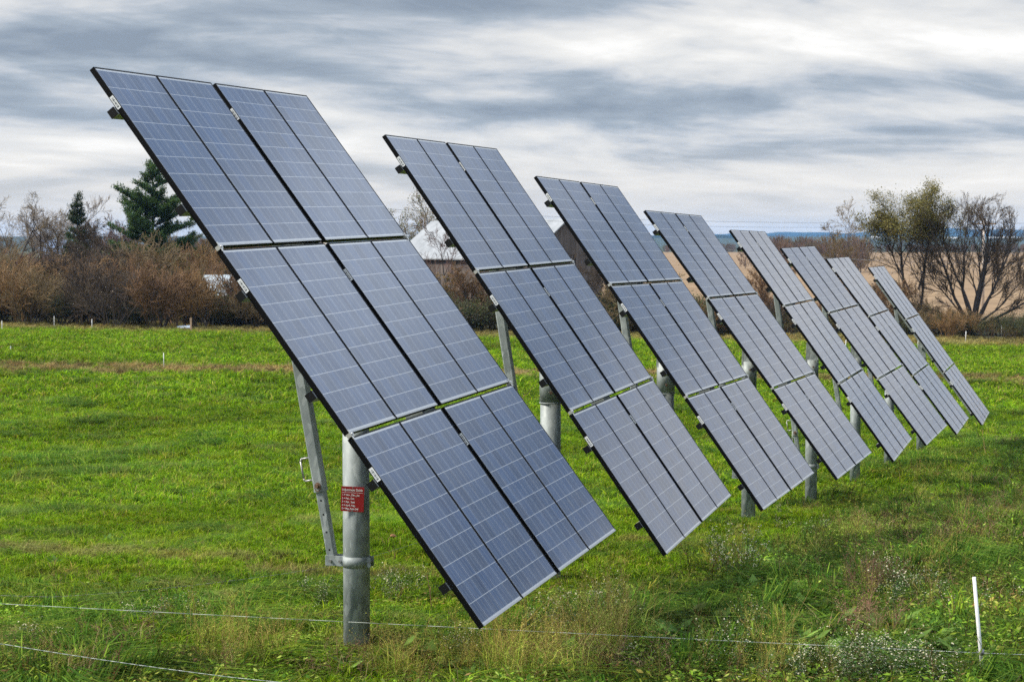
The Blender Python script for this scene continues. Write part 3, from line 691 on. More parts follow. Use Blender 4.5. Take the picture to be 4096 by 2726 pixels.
ST = [8, 9]; cluster(2350, 2650, 120, 50, 9, ST); cluster(2100, 2700, 120, 40, 5, ST, .8); cluster(1000, 2620, 90, 50, 6, ST, .7); cluster(3000, 2650, 200, 50, 6, ST, .7); cluster(3500, 2250, 250, 90, 12, ST, .7); cluster(3850, 2000, 120, 80, 8, ST, .8); cluster(300, 2680, 200, 40, 5, ST, .6); cluster(1530, 2710, 80, 20, 4, ST, .6)
cluster(3800, 2150, 200, 60, 12, DR); cluster(3450, 2080, 260, 60, 8, DR, .8); cluster(3480, 2560, 100, 60, 6, DR); cluster(300, 2640, 260, 60, 9, DR, .7); cluster(800, 2700, 260, 30, 6, DR, .7); cluster(1150, 2350, 160, 40, 4, DR, .5); cluster(350, 2350, 260, 60, 7, DR, .4)
cluster(3600, 2330, 160, 60, 8, DR, .8); cluster(4000, 2000, 60, 100, 10, DR, .9); cluster(2300, 2700, 200, 30, 7, DR, .8); cluster(600, 2300, 300, 40, 6, DR, .4)
cluster(3100, 2560, 300, 90, 34, [7], 1.0); cluster(3300, 2300, 300, 90, 26, [7], .9); cluster(1900, 2700, 500, 30, 16, [7], .8); cluster(300, 2300, 250, 80, 8, [7], .6); cluster(3700, 2650, 200, 60, 18, [7], .9)
scatter('wildflowers_and_stalks', pts, rot, scl, idx, wl, 'small white asters, yellowed goldenrod and dry stalks along the fence', 'wildflowers')

def single(name, parts, mat, X, Y, label, cat, group=None, s=1.0):
    V_, T_, C_ = join(parts); x, y = at(X, Y); o = link(name, mesh_np(name, V_, T_, mat, C_)); o.location = (x, y, Hz(x, y)); o.scale = (s, s, s); return tag(o, label, cat, group)
rng = np.random.default_rng(8)
single('aster_bush', flower_spray(rng, 330, .34, .45, .68), M['flower'], 2960, 2330, 'dark leafy aster bush with small white flowers just right of the second array', 'bush', s=.95)
pb = []
for k in range(30):
    ps, _ = stalk(rng, (rng.normal(0, .12), rng.normal(0, .12), 0), .35 + .35 * rng.random(), .003, rng.normal(0, .35, 2), 4, .12, (.14, .07, .04), [(2, (.11, .06, .035)), (1, (.08, .09, .03))], 80, .02); pb += ps
single('brown_weed_clump', pb, M['dead'], 3470, 2430, 'reddish brown seeded weed clump among the asters left of the white fence post', 'weed')
ps, _ = stalk(rng, (0, 0, 0), .42, .006, (-.06, .02), 1, .06, (.34, .18, .11)); single('broken_stalk', ps, M['dead'], 1728, 2465, 'pinkish bare broken stalk standing between the first pole and the first array', 'stalk')
ps, _ = stalk(rng, (0, 0, 0), .85, .010, (-.12, .02), 0, .06, (.42, .27, .11)); single('leaning_cane', ps, M['dead'], 3945, 1838, 'tan cane stuck in the grass in front of the farthest array', 'stalk')
ps, _ = stalk(rng, (0, 0, 0), .30, .004, (.45, .05), 0, .05, (.36, .27, .13)); single('straw_stem', ps, M['dead'], 345, 2650, 'pale straw leaning by the lower wire at the left', 'stalk')
def clod(name, X, Y, s, label):
    g = MB(); rr = random.Random(X)
    ring = [[(math.cos(a) * s * (.7 + .5 * rr.random()) * k_, math.sin(a) * s * .7 * (.7 + .5 * rr.random()) * k_, z_) for a in [q * 6.283 / 9 for q in range(9)]] for k_, z_ in ((1, -.01), (1.05, s * .25), (.6, s * .55))]
    vs = sum(ring, []); fs = [[r * 9 + q, r * 9 + (q + 1) % 9, (r + 1) * 9 + (q + 1) % 9, (r + 1) * 9 + q] for r in range(2) for q in range(9)] + [[18 + q for q in range(9)]]
    g._add(vs, fs); x, y = at(X, Y); o = g.build(name, [M['clay']]); o.location = (x, y, Hz(x, y) + .07); o.rotation_euler = (.5, .3, rr.random() * 6); return tag(o, label, 'clod', 'lumps of orange clay')
M['clay'] = simple('orange_clay', (.30, .13, .06), .9, 0, .3, 14, .5)
clod('clay_lump', 2725, 2195, .07, 'orange clay lump nearest the lower corner of the second array')
clod('clay_lump', 2808, 2188, .055, 'orange clay lump farthest right under the second array, curled like a shard')
clod('clay_lump', 2745, 2242, .05, 'small orange clay lump in front of the two under the second array')
clod('clay_lump', 1572, 2162, .05, 'pale tan clay lump on bare grass right of the first pole')

# ---------------------------------------------------------------- fences and small things in the field
def post(X, Y, h, r, label, lean=(0, 0), d=None, mat='post', ins=True):
    if d is None: x, y = at(X, Y)
    else: x, y = (X - 2048) / 7464 * d, d
    z = Hz(x, y); g = MB(); top = Vector((lean[0] * h, lean[1] * h, h))
    g.tube((0, 0, -.15) - top * 0 if False else Vector((0, 0, -.15)), top, r, r * .95, 10)
    o = g.build('fence_post', [M[mat]]); o.location = (x, y, z); tag(o, label, 'fence post', 'white electric fence posts')
    if ins:
        q = top * .42; g = MB(); g.tube(q - Vector((0, 0, .02)), q + Vector((0, 0, .02)), r * 1.35, n=10); g.path([q + Vector((-r, -r * 1.3, 0)), q + Vector((-r * 2.4, -r * 1.6, 0)), q + Vector((-r * 2.6, -r * .3, .01))], r * .22, 5)
        g.build('wire_clip', [M['steelwire']], o)
    return o
pA = post(3935, 0, 1.0, .0145, 'white fence post in the right foreground, nearest the camera, leaning left', (-.115, 0), 14.3)
pA.location.x = 3.66; pA.location.z = -.13; pA.location.y = 14.2
post(655, 1474, .74, .016, 'thin white fence post standing alone in the middle of the left field', ins=False)
post(368, 1322, .76, .02, 'white fence post in front of the thicket, third from the left edge', ins=False)
post(8, 1330, .76, .02, 'white fence post at the far left edge before the thicket', ins=False)
post(217, 1318, .90, .016, 'dim white fence post half lost among the thicket stems', ins=False)
post(42, 1405, .30, .018, 'short stub of fence post beside a weed tuft at far left', ins=False)
post(2063, 1310, .75, .02, 'white fence post seen between the first two arrays behind the strut', ins=False)
post(3862, 1370, .78, .024, 'white fence post on the right, in front of the big bare tree', (.03, 0), ins=False)
post(4006, 1342, .70, .022, 'white fence post farthest right near the frame edge', ins=False)
post(3755, 1280, .72, .02, 'white fence post in the dark scrub below the olive tree', ins=False)
post(3170, 1775, .95, .018, 'white fence post between the fourth and fifth arrays', ins=False)
post(3670, 1395, .70, .02, 'white fence post seen just left of the farthest array', (.06, 0), ins=False)
post(3380, 1405, .70, .02, 'white fence post seen between the fifth and sixth arrays', (.08, 0), ins=False)
def wire(pts_, r, name, label, mat, cat, sag=0.0, n=24):
    P = []
    for a, b in zip(pts_[:-1], pts_[1:]):
        for q in range(n): f = q / n; P.append(Vector(a).lerp(Vector(b), f) - Vector((0, 0, sag * 4 * f * (1 - f))))
    P.append(Vector(pts_[-1])); o0 = Vector(pts_[0]); g = MB(); g.path([q - o0 for q in P], r, 5); o = g.build(name, [M[mat]]); o.location = o0; return tag(o, label, cat)
wire([(-7.5, 16.4, .40), (-4.33, 15.8, .35), (3.62, 14.27, .268), (6.5, 13.7, .30)], .0024, 'fence_wire', 'pale wire running in front of the first pole to the near fence post', 'wire', 'wire', .006)
wire([(-6.5, 14.4, .62), (-3.73, 13.6, .48), (-1.96, 13.2, .325), (.6, 12.4, .30)], .0024, 'fence_wire', 'lower pale wire crossing the bottom left corner', 'wire', 'wire', .01)
wire([(-7.2, 17.6, .25), (-4.2, 16.9, .20), (-1.9, 17.6, .33), (-.8, 19.0, .42)], .0014, 'fence_wire', 'thin dark wire strand in the grass behind the pale wire at left', 'steelwire', 'wire', .03)
x, y = at(735, 1322); g = MB(); g.box((-.48, -.35, 0), (.48, .35, .05), M=Matrix.Rotation(.18, 4, 'X') @ Matrix.Rotation(-.08, 4, 'Y')); g.box((-.40, -.3, -.3), (-.34, -.24, .03)); g.box((.3, .2, -.3), (.36, .26, .09))
M['sheet'] = simple('pale_grey_lid', (.55, .60, .62), .5); o = g.build('access_cover', [M['sheet']]); o.location = (x, y, Hz(x, y) + .22); tag(o, 'pale grey sloping lid lying in the field beside the wooden stake', 'lid')
x, y = at(764, 1326); g = MB(); g.box((-.055, -.055, -.2), (.055, .055, .92), bev=.01); o = g.build('wooden_stake', [M['woodpost']]); o.location = (x, y, Hz(x, y)); tag(o, 'square wooden stake before the thicket beside the pale lid', 'stake')

# ---------------------------------------------------------------- trees
def grow(rng, stems, levels, base_r=.1):
    """stems: list (pos, dir, length, radius); levels: (children, length ratio, spread, radius ratio, start, segs, up) -> segs by level, tips"""
    out_ = []; tips = []; cur = [(np.array(p, float), np.array(d, float) / np.linalg.norm(d), l, r) for p, d, l, r in stems]
    nl = len(levels)
    for li in range(nl + 1):
        S = []; nxt = []; sg = 6 if li == 0 else (4 if li == 1 else 2)
        for p, d, l, r in cur:
            pts_ = [p.copy()]; ds = [d.copy()]; wob = .10 if li == 0 else .16; up = levels[min(li, nl - 1)][6]
            for j in range(sg):
                r0 = r * (1 - .75 * j / sg); r1 = r * (1 - .75 * (j + 1) / sg); q = p + d * l / sg; S.append([*p, *q, r0, r1]); p = q
                d = d + rng.normal(0, wob, 3) + np.array([0, 0, up]); d = d / np.linalg.norm(d); pts_.append(p.copy()); ds.append(d.copy())
            tips.append((p, li))
            if li < nl:
                ch, lr, sp, rr, st_, _, _ = levels[li]
                for c in range(ch):
                    f = st_ + (1 - st_) * (c + rng.random()) / ch; k = min(sg - 1, int(f * sg)); ff = f * sg - k
                    b = pts_[k] + (pts_[k + 1] - pts_[k]) * ff; dd = ds[k]; a = rng.random() * 6.283
                    e = np.cross(dd, np.array([.3, .2, 1.])) if abs(dd[2]) < .95 else np.array([1., 0, 0]); e /= np.linalg.norm(e) + 1e-9; f2 = np.cross(dd, e)
                    nd = dd * math.cos(sp) + (e * math.cos(a) + f2 * math.sin(a)) * math.sin(sp) * (.7 + .6 * rng.random()); nd /= np.linalg.norm(nd)
                    nxt.append((b, nd, l * lr * (1.15 - .55 * f) * (.7 + .6 * rng.random()), r * rr * (1 - .6 * f)))
        out_.append(S); cur = nxt
    return out_, tips
def tube_mesh(segs, name, mat, s0=7):
    parts = []
    for li, S in enumerate(segs):
        if S: parts.append((lambda r: (r[0], r[1], np.zeros((len(r[0]), 3))))(segs_mesh(np.array(S), s0 if li == 0 else (5 if li == 1 else 3))))
    V_, T_, _ = join(parts); return mesh_np(name, V_, T_, mat, smooth=True)
M['leaf'] = attrmat('tree_leaves', .3, .7)
def tree(name, x, y, segs, tw_mat, label, group=None, leafs=None, rz=0.0, s=1.0, cat='tree', split=2, crown='crown'):
    root = empty(name, (x, y, Hz(x, y) - .05), label, cat, group); root.scale = (s, s, s); root.rotation_euler.z = rz
    link('trunk', tube_mesh(segs[:split], 'trunk', M['bark']), root)
    link('twigs', tube_mesh(segs[split:], 'twigs', tw_mat, 4), root)
    if leafs is not None: link(crown, mesh_np(crown, *leafs[:2], M['leaf'], leafs[2]), root)
    return root
def dleaf(rng, segs, n, ln, cols, lv=-1, jit=.15):
    S = np.array(segs[lv]); k = rng.integers(0, len(S), n); f = rng.random((n, 1)); P = S[k, :3] * (1 - f) + S[k, 3:6] * f + rng.normal(0, jit, (n, 3)); return leaf_at(rng, P, ln, cols, 2.0, .6)
def wx(X, d): return (X - 2048) / 7464 * d
def twm(name, c): 
    M[name] = simple(name, c, .9, 0, .3, .8); return M[name]
T_red = twm('russet_twigs', (.18, .098, .042)); T_gr = twm('grey_twigs', (.17, .118, .052)); T_dark = twm('dark_brown_twigs', (.072, .048, .028)); T_pur = twm('purplish_twigs', (.12, .065, .05)); T_pale = twm('pale_grey_twigs', (.24, .20, .165)); T_or = twm('orange_brown_twigs', (.22, .125, .045))

# bush prototypes for the thicket
def bush_segs(rng, n, h, spread, rad=.5, ch=(7, 5, 3)):
    st_ = []
    for q in range(n):
        a = rng.random() * 6.283; r_ = rad * math.sqrt(rng.random()); sp = spread * rng.random()
        st_.append(((math.cos(a) * r_, math.sin(a) * r_, 0), (math.cos(a) * sp, math.sin(a) * sp, 1), h * (.6 + .4 * rng.random()), .045))
    return grow(rng, st_, [(ch[0], .5, .55, .5, .2, 4, .03), (ch[1], .6, .6, .55, .15, 2, .05), (ch[2], .7, .6, .6, .1, 2, .05)])[0]
rng = np.random.default_rng(21)
thick = []
for q, tm in enumerate((T_red, T_gr, T_red, T_dark, T_or)):
    sg = bush_segs(rng, 12, 4.3, .75, .8); sg = [s_ for s_ in sg]
    for k_ in range(4):
        A_ = np.array(sg[k_]); mn = [.03, .022, .017, .014][k_]; A_[:, 6:8] = np.maximum(A_[:, 6:8], mn); sg[k_] = A_.tolist()
    o = D.objects.new('b%02d' % len(thick), tube_mesh(sg, 'thicket_stems', tm, 5)); thick.append(o)
for q in range(2):   # sparse autumn leaf clouds
    sg = bush_segs(rng, 9, 3.4, .8, .9); L_ = dleaf(rng, sg, 1500, .09, [(2, (.20, .13, .03)), (4, (.13, .12, .03)), (2, (.08, .095, .025)), (1, (.25, .12, .03))])
    b_ = segs_mesh(np.array(sum(sg, [])), 3, (.10, .065, .04), rng); V_, T_, C_ = join([L_, b_]); thick.append(D.objects.new('b%02d' % len(thick), mesh_np('leafy_scrub', V_, T_, M['leaf'], C_)))
sg = bush_segs(rng, 12, 1.7, 1.0, .8); L_ = dleaf(rng, sg, 3600, .09, [(3, (.045, .06, .02)), (2, (.07, .08, .025)), (1, (.10, .06, .03))], jit=.2); b_ = segs_mesh(np.array(sum(sg, [])), 3, (.06, .045, .03), rng)
V_, T_, C_ = join([L_, b_]); thick.append(D.objects.new('b07', mesh_np('low_scrub', V_, T_, M['leaf'], C_)))
tl = libcol('thicket_library', thick)
pts = []; rot = []; scl = []; idx = []
def edge(x): return 127 + 2 * math.sin(x * .3)
for q in range(110):
    x0 = -50 + 42 * rng.random(); s_ = (.85 if -34 < x0 < -18 else .6) + .35 * rng.random(); put(x0, 139 + 22 * rng.random(), int(rng.integers(5)) if rng.random() < .7 else 5 + int(rng.integers(2)), s_, s_ * 1.1)
for q in range(240):     # thicket along the left back of the field
    x0 = -46 + 60 * rng.random(); d0 = edge(x0) + 1.5 + 22 * rng.random() ** 1.3
    if -22.5 < x0 < -18.2 and d0 < 137 and rng.random() < .8: continue
    if x0 > -12: put(x0, d0, 5 + int(rng.integers(2)) if rng.random() < .6 else int(rng.integers(5)), .40 + .16 * rng.random()); continue
    hgt = .84 if x0 < -12 else .60
    k_ = int(rng.integers(5)) if rng.random() < .56 else 5 + int(rng.integers(2)); s_ = hgt * (.62 + .56 * rng.random()); put(x0, d0, k_, s_, s_ * (1.05 + .1 * rng.random()))
for q in range(90):
    x0 = -46 + 60 * rng.random(); put(x0, edge(x0) + 2.5 + 4 * rng.random(), 7, .8 + .5 * rng.random())
for q in range(70):      # scrub continuing to the right behind the arrays
    x0 = 12 + 22 * rng.random(); d0 = edge(x0) + 4 + 14 * rng.random(); s_ = .34 + .22 * rng.random(); put(x0, d0, int(rng.integers(7)), s_)
for q in range(80):
    x0 = 12 + 34 * rng.random(); d0 = edge(x0) + 6 + 9 * rng.random(); put(x0, d0, 7, .5 + .4 * rng.random())
for q in range(16):
    x0 = 12 + 32 * rng.random(); d0 = edge(x0) + 5 + 9 * rng.random(); put(x0, d0, 5 + int(rng.integers(2)), .3 + .15 * rng.random())
o = scatter('thicket', pts, rot, scl, idx, tl, 'dense brown leafless thicket along the back edge of the field', 'thicket')

# distinct bushes in front of the mass
BF = [(95, 'grey brown', T_gr, .80, 'bare bush at the far left front of the thicket, stems splayed low'), (470, 'dark', T_dark, .85, 'dark bare bush with a black foot, below the narrow spruce'),
      (640, 'or', T_red, .95, 'reddish bare bush standing tallest before the pine'), (800, 'or', T_or, .85, 'orange brown bush right of the pine, left of the first array'), (1000, 'gr', T_gr, .62, 'low grey bush tucked beside the edge of the first array')]
for q, (X, nm, tm, s_, lab) in enumerate(BF):
    sg = bush_segs(np.random.default_rng(60 + q), 14, 4.4, .8, .7); 
    for k_ in range(4):
        A_ = np.array(sg[k_]); A_[:, 6:8] = np.maximum(A_[:, 6:8], [.03, .022, .017, .014][k_]); sg[k_] = A_.tolist()
    tree('bush', wx(X, 127), edge(wx(X, 127)) + .8, sg, tm, lab, 'front bushes of the thicket', s=s_, cat='bush', split=1)

def bare(seed, h, r, mult=1, spread=.5, lean=(0, 0), up=.04, thick_=.010, ch=(9, 6, 5, 4), lr=.5, start=.25):
    rg = np.random.default_rng(seed); st_ = []
    for q in range(mult):
        a = q * 6.283 / mult + rg.random(); s_ = spread if mult > 1 else 0
        st_.append(((math.cos(a) * .2 * (mult > 1), math.sin(a) * .2 * (mult > 1), 0), (math.cos(a) * s_ + lean[0], math.sin(a) * s_ + lean[1], 1), h * (.8 + .2 * rg.random()), r))
    sg, _ = grow(rg, st_, [(ch[0], lr, .62, .55, start, 4, up), (ch[1], .55, .6, .5, .2, 2, up), (ch[2], .6, .55, .6, .15, 2, up), (ch[3], .65, .5, .7, .1, 2, up)])
    for k_ in range(len(sg)):
        A_ = np.array(sg[k_]); A_[:, 6:8] = np.maximum(A_[:, 6:8], thick_); sg[k_] = A_.tolist()
    return rg, sg
# left
rg, sg = bare(1, 7.4, .14, 5, .42, ch=(9, 6, 5, 4), lr=.42, thick_=.009); tree('bare_tree', wx(200, 165), 165, sg, T_pale, 'pale rounded leafless tree left of the narrow spruce', s=1.15)
rg, sg = bare(2, 8.6, .15, 2, .15, thick_=.009); tree('bare_tree', wx(2, 160), 160, sg, T_gr, 'tall leafless tree cut by the left edge of the picture', s=1.05)
rg, sg = bare(3, 5.0, .14, 4, .45, ch=(8, 6, 5, 4)); tree('bare_tree', wx(40, 148), 148, sg, T_pur, 'purplish red twiggy tree low at the left edge', leafs=dleaf(rg, sg, 2500, .08, [(1, (.10, .03, .03)), (1, (.13, .05, .04))]))
rg, sg = bare(4, 6.8, .14, 3, .25, ch=(8, 6, 5, 4)); tree('bare_tree', wx(450, 158), 158, sg, T_pur, 'purplish bare tree between the narrow spruce and the pine')
rg, sg = bare(14, 6.2, .12, 3, .3, ch=(8, 6, 5, 4)); tree('bare_tree', wx(390, 150), 150, sg, T_dark, 'dark brown twiggy tree hugging the right side of the narrow spruce', leafs=dleaf(rg, sg, 6000, .11, [(1, (.04, .035, .02)), (1, (.07, .045, .03))]))
rg, sg = bare(5, 5.8, .12, 4, .3, ch=(8, 6, 5, 4)); tree('bare_tree', wx(850, 150), 150, sg, T_gr, 'grey bare tree beside the edge of the first array')
# behind the first gap
rg, sg = bare(6, 9.6, .16, 2, .25, ch=(8, 6, 5, 4)); tree('leafy_tree', wx(1665, 172), 172, sg, T_gr, 'half leafed yellow green tree behind the left end of the barn', leafs=dleaf(rg, sg, 5200, .13, [(3, (.13, .15, .05)), (2, (.17, .11, .04)), (1, (.09, .11, .04))]), crown='crown', s=1.0)
rg, sg = bare(7, 6.4, .08, 1, ch=(10, 6, 4, 3), start=.15); tree('bare_tree', wx(1790, 140), 140, sg, T_pur, 'slender bare tree in front of the white barn roof')
rg, sg = bare(8, 3.4, .10, 5, .4, ch=(8, 6, 5, 4)); tree('bush', wx(1720, 134), 134, sg, T_dark, 'yellow leaved bush below the barn roof between the first two arrays', leafs=dleaf(rg, sg, 4200, .11, [(3, (.30, .17, .02)), (2, (.19, .12, .03)), (1, (.12, .11, .03))]), cat='bush')
rg, sg = bare(9, 3.6, .10, 4, .4, ch=(8, 6, 5, 4)); tree('bush', wx(1900, 133), 133, sg, T_red, 'rusty brown bush behind the strut of the second array', leafs=dleaf(rg, sg, 2600, .10, [(2, (.16, .09, .03)), (2, (.09, .07, .03))]), cat='bush')
rg, sg = bare(10, 6.2, .10, 3, .4, ch=(8, 6, 5, 4)); tree('bare_tree', wx(2390, 136), 136, sg, T_dark, 'dark bare tree in front of the wooden barn gable')
rg, sg = bare(11, 4.2, .08, 4, .5, ch=(8, 6, 5, 4)); tree('bush', wx(2560, 131), 131, sg, T_gr, 'grey brown bush between the third and fourth arrays', leafs=dleaf(rg, sg, 1500, .10, [(2, (.10, .10, .04)), (1, (.14, .09, .03))]), cat='bush')
rg, sg = bare(12, 4.6, .08, 4, .5, ch=(8, 6, 5, 4)); tree('bush', wx(2990, 138), 138, sg, T_red, 'reddish bare bush between the fourth and fifth arrays', cat='bush')
rg, sg = bare(13, 3.6, .08, 4, .5, ch=(8, 6, 5, 4)); tree('bush', wx(3560, 138), 138, sg, T_red, 'rust coloured bush below the olive tree beside the farthest array', leafs=dleaf(rg, sg, 1500, .10, [(2, (.16, .10, .03)), (1, (.08, .08, .03))]), cat='bush')
rg, sg = bare(18, 2.9, .08, 4, .4, ch=(8, 6, 5, 4)); tree('bush', wx(3450, 150), 150, sg, T_dark, 'dark green bush right above the seventh array', leafs=dleaf(rg, sg, 3800, .12, [(2, (.05, .06, .02)), (1, (.09, .08, .03))]), cat='bush')
# right
rg, sg = bare(15, 9.6, .11, 2, .10, ch=(10, 6, 5, 4), lr=.34, thick_=.010); tree('bare_tree', wx(3365, 215), 215, sg, T_gr, 'thin pale tree alone above the tan field left of the olive tree', leafs=dleaf(rg, sg, 1600, .13, [(1, (.17, .13, .07)), (1, (.12, .12, .05))]))
rg = np.random.default_rng(33)
st_ = [((-.25, 0, 0), (-.20, .05, 1), 10.4, .19), ((.45, .1, 0), (.04, 0, 1), 10.4, .17), ((-.3, .1, 3.6), (-.36, .2, 1), 6.4, .10), ((.45, .1, 4), (.20, -.2, 1), 5.6, .10)]
sg, _ = grow(rg, st_, [(11, .44, .62, .5, .34, 4, .05), (7, .55, .6, .5, .2, 2, .04), (4, .6, .55, .6, .15, 2, .03), (3, .65, .5, .7, .1, 2, .0)])
for k_ in range(len(sg)): A_ = np.array(sg[k_]); A_[:, 6:8] = np.maximum(A_[:, 6:8], .009); sg[k_] = A_.tolist()
lvl3 = dleaf(rg, sg, 30000, .13, [(4, (.19, .16, .036)), (3, (.25, .19, .05)), (1, (.10, .10, .025))], lv=-2, jit=.4)
keep = dleaf(rg, sg, 50000, .13, [(4, (.17, .155, .038)), (3, (.22, .18, .05)), (1, (.10, .10, .025))], jit=.24)
keep = join([lvl3, keep]); Lv = keep[0].reshape(-1, 4, 3); okm = (Lv[:, 0, 2] > 8.2 + 1.8 * rg.random(len(Lv))) ; Lc = keep[2].reshape(-1, 4, 3)[okm]; Lv = Lv[okm]; nb = np.arange(len(Lv))[:, None] * 4
tree('olive_leafed_tree', wx(3655, 141), 141, sg, T_dark, 'two trunked tree with an olive green leafy top on the right', s=.82, leafs=(Lv.reshape(-1, 3), np.concatenate([nb + np.array([0, 1, 2]), nb + np.array([0, 2, 3])]), Lc.reshape(-1, 3)))
rg = np.random.default_rng(44)
st_ = [((0, 0, 0), (.02, 0, 1), 9.6, .26), ((-.1, 0, .6), (-.62, .1, 1), 9.2, .17), ((0, .1, .9), (-.36, -.1, 1), 9.8, .16), ((0, 0, .8), (-.15, .2, 1), 9.4, .13), ((.1, 0, .9), (.20, .1, 1), 9.2, .15), ((.1, 0, .7), (.42, -.1, 1), 9.0, .16), ((.1, 0, .9), (.70, .2, 1), 8.2, .14),
       ((.1, 0, .5), (1.5, .1, .75), 7.8, .15), ((-.1, 0, .5), (-1.6, 0, .62), 6.8, .13), ((.1, 0, .8), (1.15, -.3, .9), 6.4, .11), ((-.1, 0, 1.2), (-1.1, .2, .8), 6.0, .11)]
sg, _ = grow(rg, st_, [(12, .38, .52, .42, .28, 4, .025), (7, .55, .45, .5, .2, 2, .09), (5, .6, .45, .6, .15, 2, .08), (2, .65, .42, .7, .1, 2, .06)])
for k_ in range(len(sg)): A_ = np.array(sg[k_]); A_[:, 6:8] = np.maximum(A_[:, 6:8], [.03, .02, .014, .010, .008][k_]); sg[k_] = A_.tolist()
tree('bare_tree', wx(3895, 140), 140, sg, T_dark, 'wide many stemmed leafless tree at the right with low spreading limbs', s=.86)
# conifers
def conifer(seed, h, R0, whorls, nper, droop, dens, col, irregular=.3, low=.16, bw=.13):
    """trunk, layered boughs with side shoots, needles gathered in tufts along them"""
    rg = np.random.default_rng(seed); S0 = [[0, 0, 0, 0, 0, h * .6, .19, .10], [0, 0, h * .6, 0, 0, h, .10, .02]]; S1 = []; N = []
    def bough(p, d, l, rad, lv):
        sgm = 6 if lv == 0 else 3; pl = [p]; q0 = p
        for j in range(sgm):
            q = q0 + d / np.linalg.norm(d) * l / sgm; S1.append([*q0, *q, rad * (1 - j / sgm) + .008, rad * (1 - (j + 1) / sgm) + .008]); q0 = q
            d = d + np.array([rg.normal(0, .07), rg.normal(0, .07), .05 + .13 * (j >= sgm - 3)]); pl.append(q0)
        pl = np.array(pl); k = max(6, int(dens * l)); t_ = (.12 + .88 * rg.random(k)) if lv == 0 else rg.random(k); ix = np.minimum((t_ * sgm).astype(int), sgm - 1); ff = t_ * sgm - ix
        c = pl[ix] * (1 - ff[:, None]) + pl[ix + 1] * ff[:, None]; w_ = bw * (.7 if lv else 1)
        N.append(c + np.stack([rg.normal(0, w_, k), rg.normal(0, w_, k), rg.normal(.05, w_ * .6, k)], 1))
        if lv == 0:
            for m_ in range(int(3 + l * 2.2)):
                f = .2 + .75 * rg.random(); i_ = min(sgm - 1, int(f * sgm)); b = pl[i_]; dd = pl[i_ + 1] - pl[i_]; dd /= np.linalg.norm(dd); sd = np.array([-dd[1], dd[0], 0.]) * (1 if rg.random() < .5 else -1)
                bough(b, dd * .7 + sd * .8 + np.array([0, 0, .12]), l * .30 * (1.2 - f) + .25, .012, 1)
    for wv in range(whorls):
        f = wv / (whorls - 1); z = h * (low + (.97 - low) * f) + (rg.normal(0, .28) if f < .9 else 0); rr = R0 * ((1 - f) ** .8) + .3
        for b in range(nper if f < .8 else nper - 1):
            a = (b + rg.random() * .8) * 6.283 / nper + wv * 1.1; l = rr * (1 - irregular + 2 * irregular * rg.random() ** 1.3)
            bough(np.array([0, 0, z + rg.normal(0, .28)]), np.array([math.cos(a), math.sin(a), .05 + droop * f + rg.normal(0, .12)]), l, .04, 0)
    P = np.concatenate(N); V, T, C = leaf_at(rg, P, .19, col, 2.4, .30); return S0, S1, (V, T, C)
def place_conifer(name, x, y, S0, S1, L, label, s=1.0):
    root = empty(name, (x, y, Hz(x, y) - .1), label, 'tree'); root.scale = (s, s, s)
    link('trunk', tube_mesh([S0, S1], 'trunk', M['bark']), root); link('crown', mesh_np('crown', L[0], L[1], M['leaf'], L[2]), root)
S0, S1, L_ = conifer(3, 12.2, 5.8, 17, 7, .42, 92, [(4, (.036, .078, .016)), (3, (.06, .11, .022)), (1, (.095, .14, .03))], irregular=.5)
place_conifer('white_pine', wx(615, 152), 152, S0, S1, L_, 'large green pine with layered boughs rising above the thicket')
S0, S1, L_ = conifer(7, 9.0, 1.5, 17, 5, .2, 80, [(4, (.030, .048, .014)), (2, (.05, .07, .02))], irregular=.25)
place_conifer('narrow_spruce', wx(312, 156), 156, S0, S1, L_, 'narrow dark spruce left of the large pine', s=1.03)

# ---------------------------------------------------------------- barn, sheds, pole, wires
def planks(name, c1, c2, axis_scale):
    m_, t = newmat(name); co = t.add('ShaderNodeTexCoord').outputs['Object']
    v = t.add('ShaderNodeVectorMath', operation='MULTIPLY', ins={0: co, 1: axis_scale}).outputs[0]; n = t.noise(v, 1.0, 5, .65)
    c = t.mix(t.ramp(n, [(.35, 0), (.65, 1)]), c1, c2); b = t.add('ShaderNodeBsdfPrincipled', ins={'Base Color': c, 'Roughness': .9}); out(t, b.outputs[0]); return m_
M['plank'] = planks('weathered_barn_boards', (.055, .042, .034), (.17, .135, .115), (3.2, 3.2, .35))
M['tin'] = planks('pale_metal_roofing', (.20, .21, .215), (.29, .30, .305), (1.5, 1.5, .2))
M['darkb'] = simple('dark_opening', (.012, .010, .008), .95)
bx0 = Vector((wx(2110, 146), 146, 0)); lv = Vector((-9.6, 12.6, 0)); LL = 18.2; lv.normalize(); gv = Vector((lv.y, -lv.x, 0)) * -1
gv = Vector((12.6, 9.6, 0)).normalized(); GWd = 7.6; zb = Hz(bx0.x, bx0.y) - .3; root = empty('barn', (bx0.x, bx0.y, zb), 'old weathered board barn with a pale metal roof behind the arrays', 'barn')
eh = 5.35; ph = 8.25
def bp(a_, b_, z_): return lv * a_ + gv * b_ + Vector((0, 0, z_))
g = MB(); g._add([bp(0, 0, 0), bp(0, GWd, 0), bp(0, GWd, eh), bp(0, GWd / 2, ph), bp(0, 0, eh), bp(LL, 0, 0), bp(LL, GWd, 0), bp(LL, GWd, eh), bp(LL, GWd / 2, ph), bp(LL, 0, eh)],
                 [[0, 1, 2, 3, 4], [9, 8, 7, 6, 5], [0, 4, 9, 5], [1, 6, 7, 2], [4, 3, 8, 9], [3, 2, 7, 8]]); g.build('wall', [M['plank']], root)
g = MB()
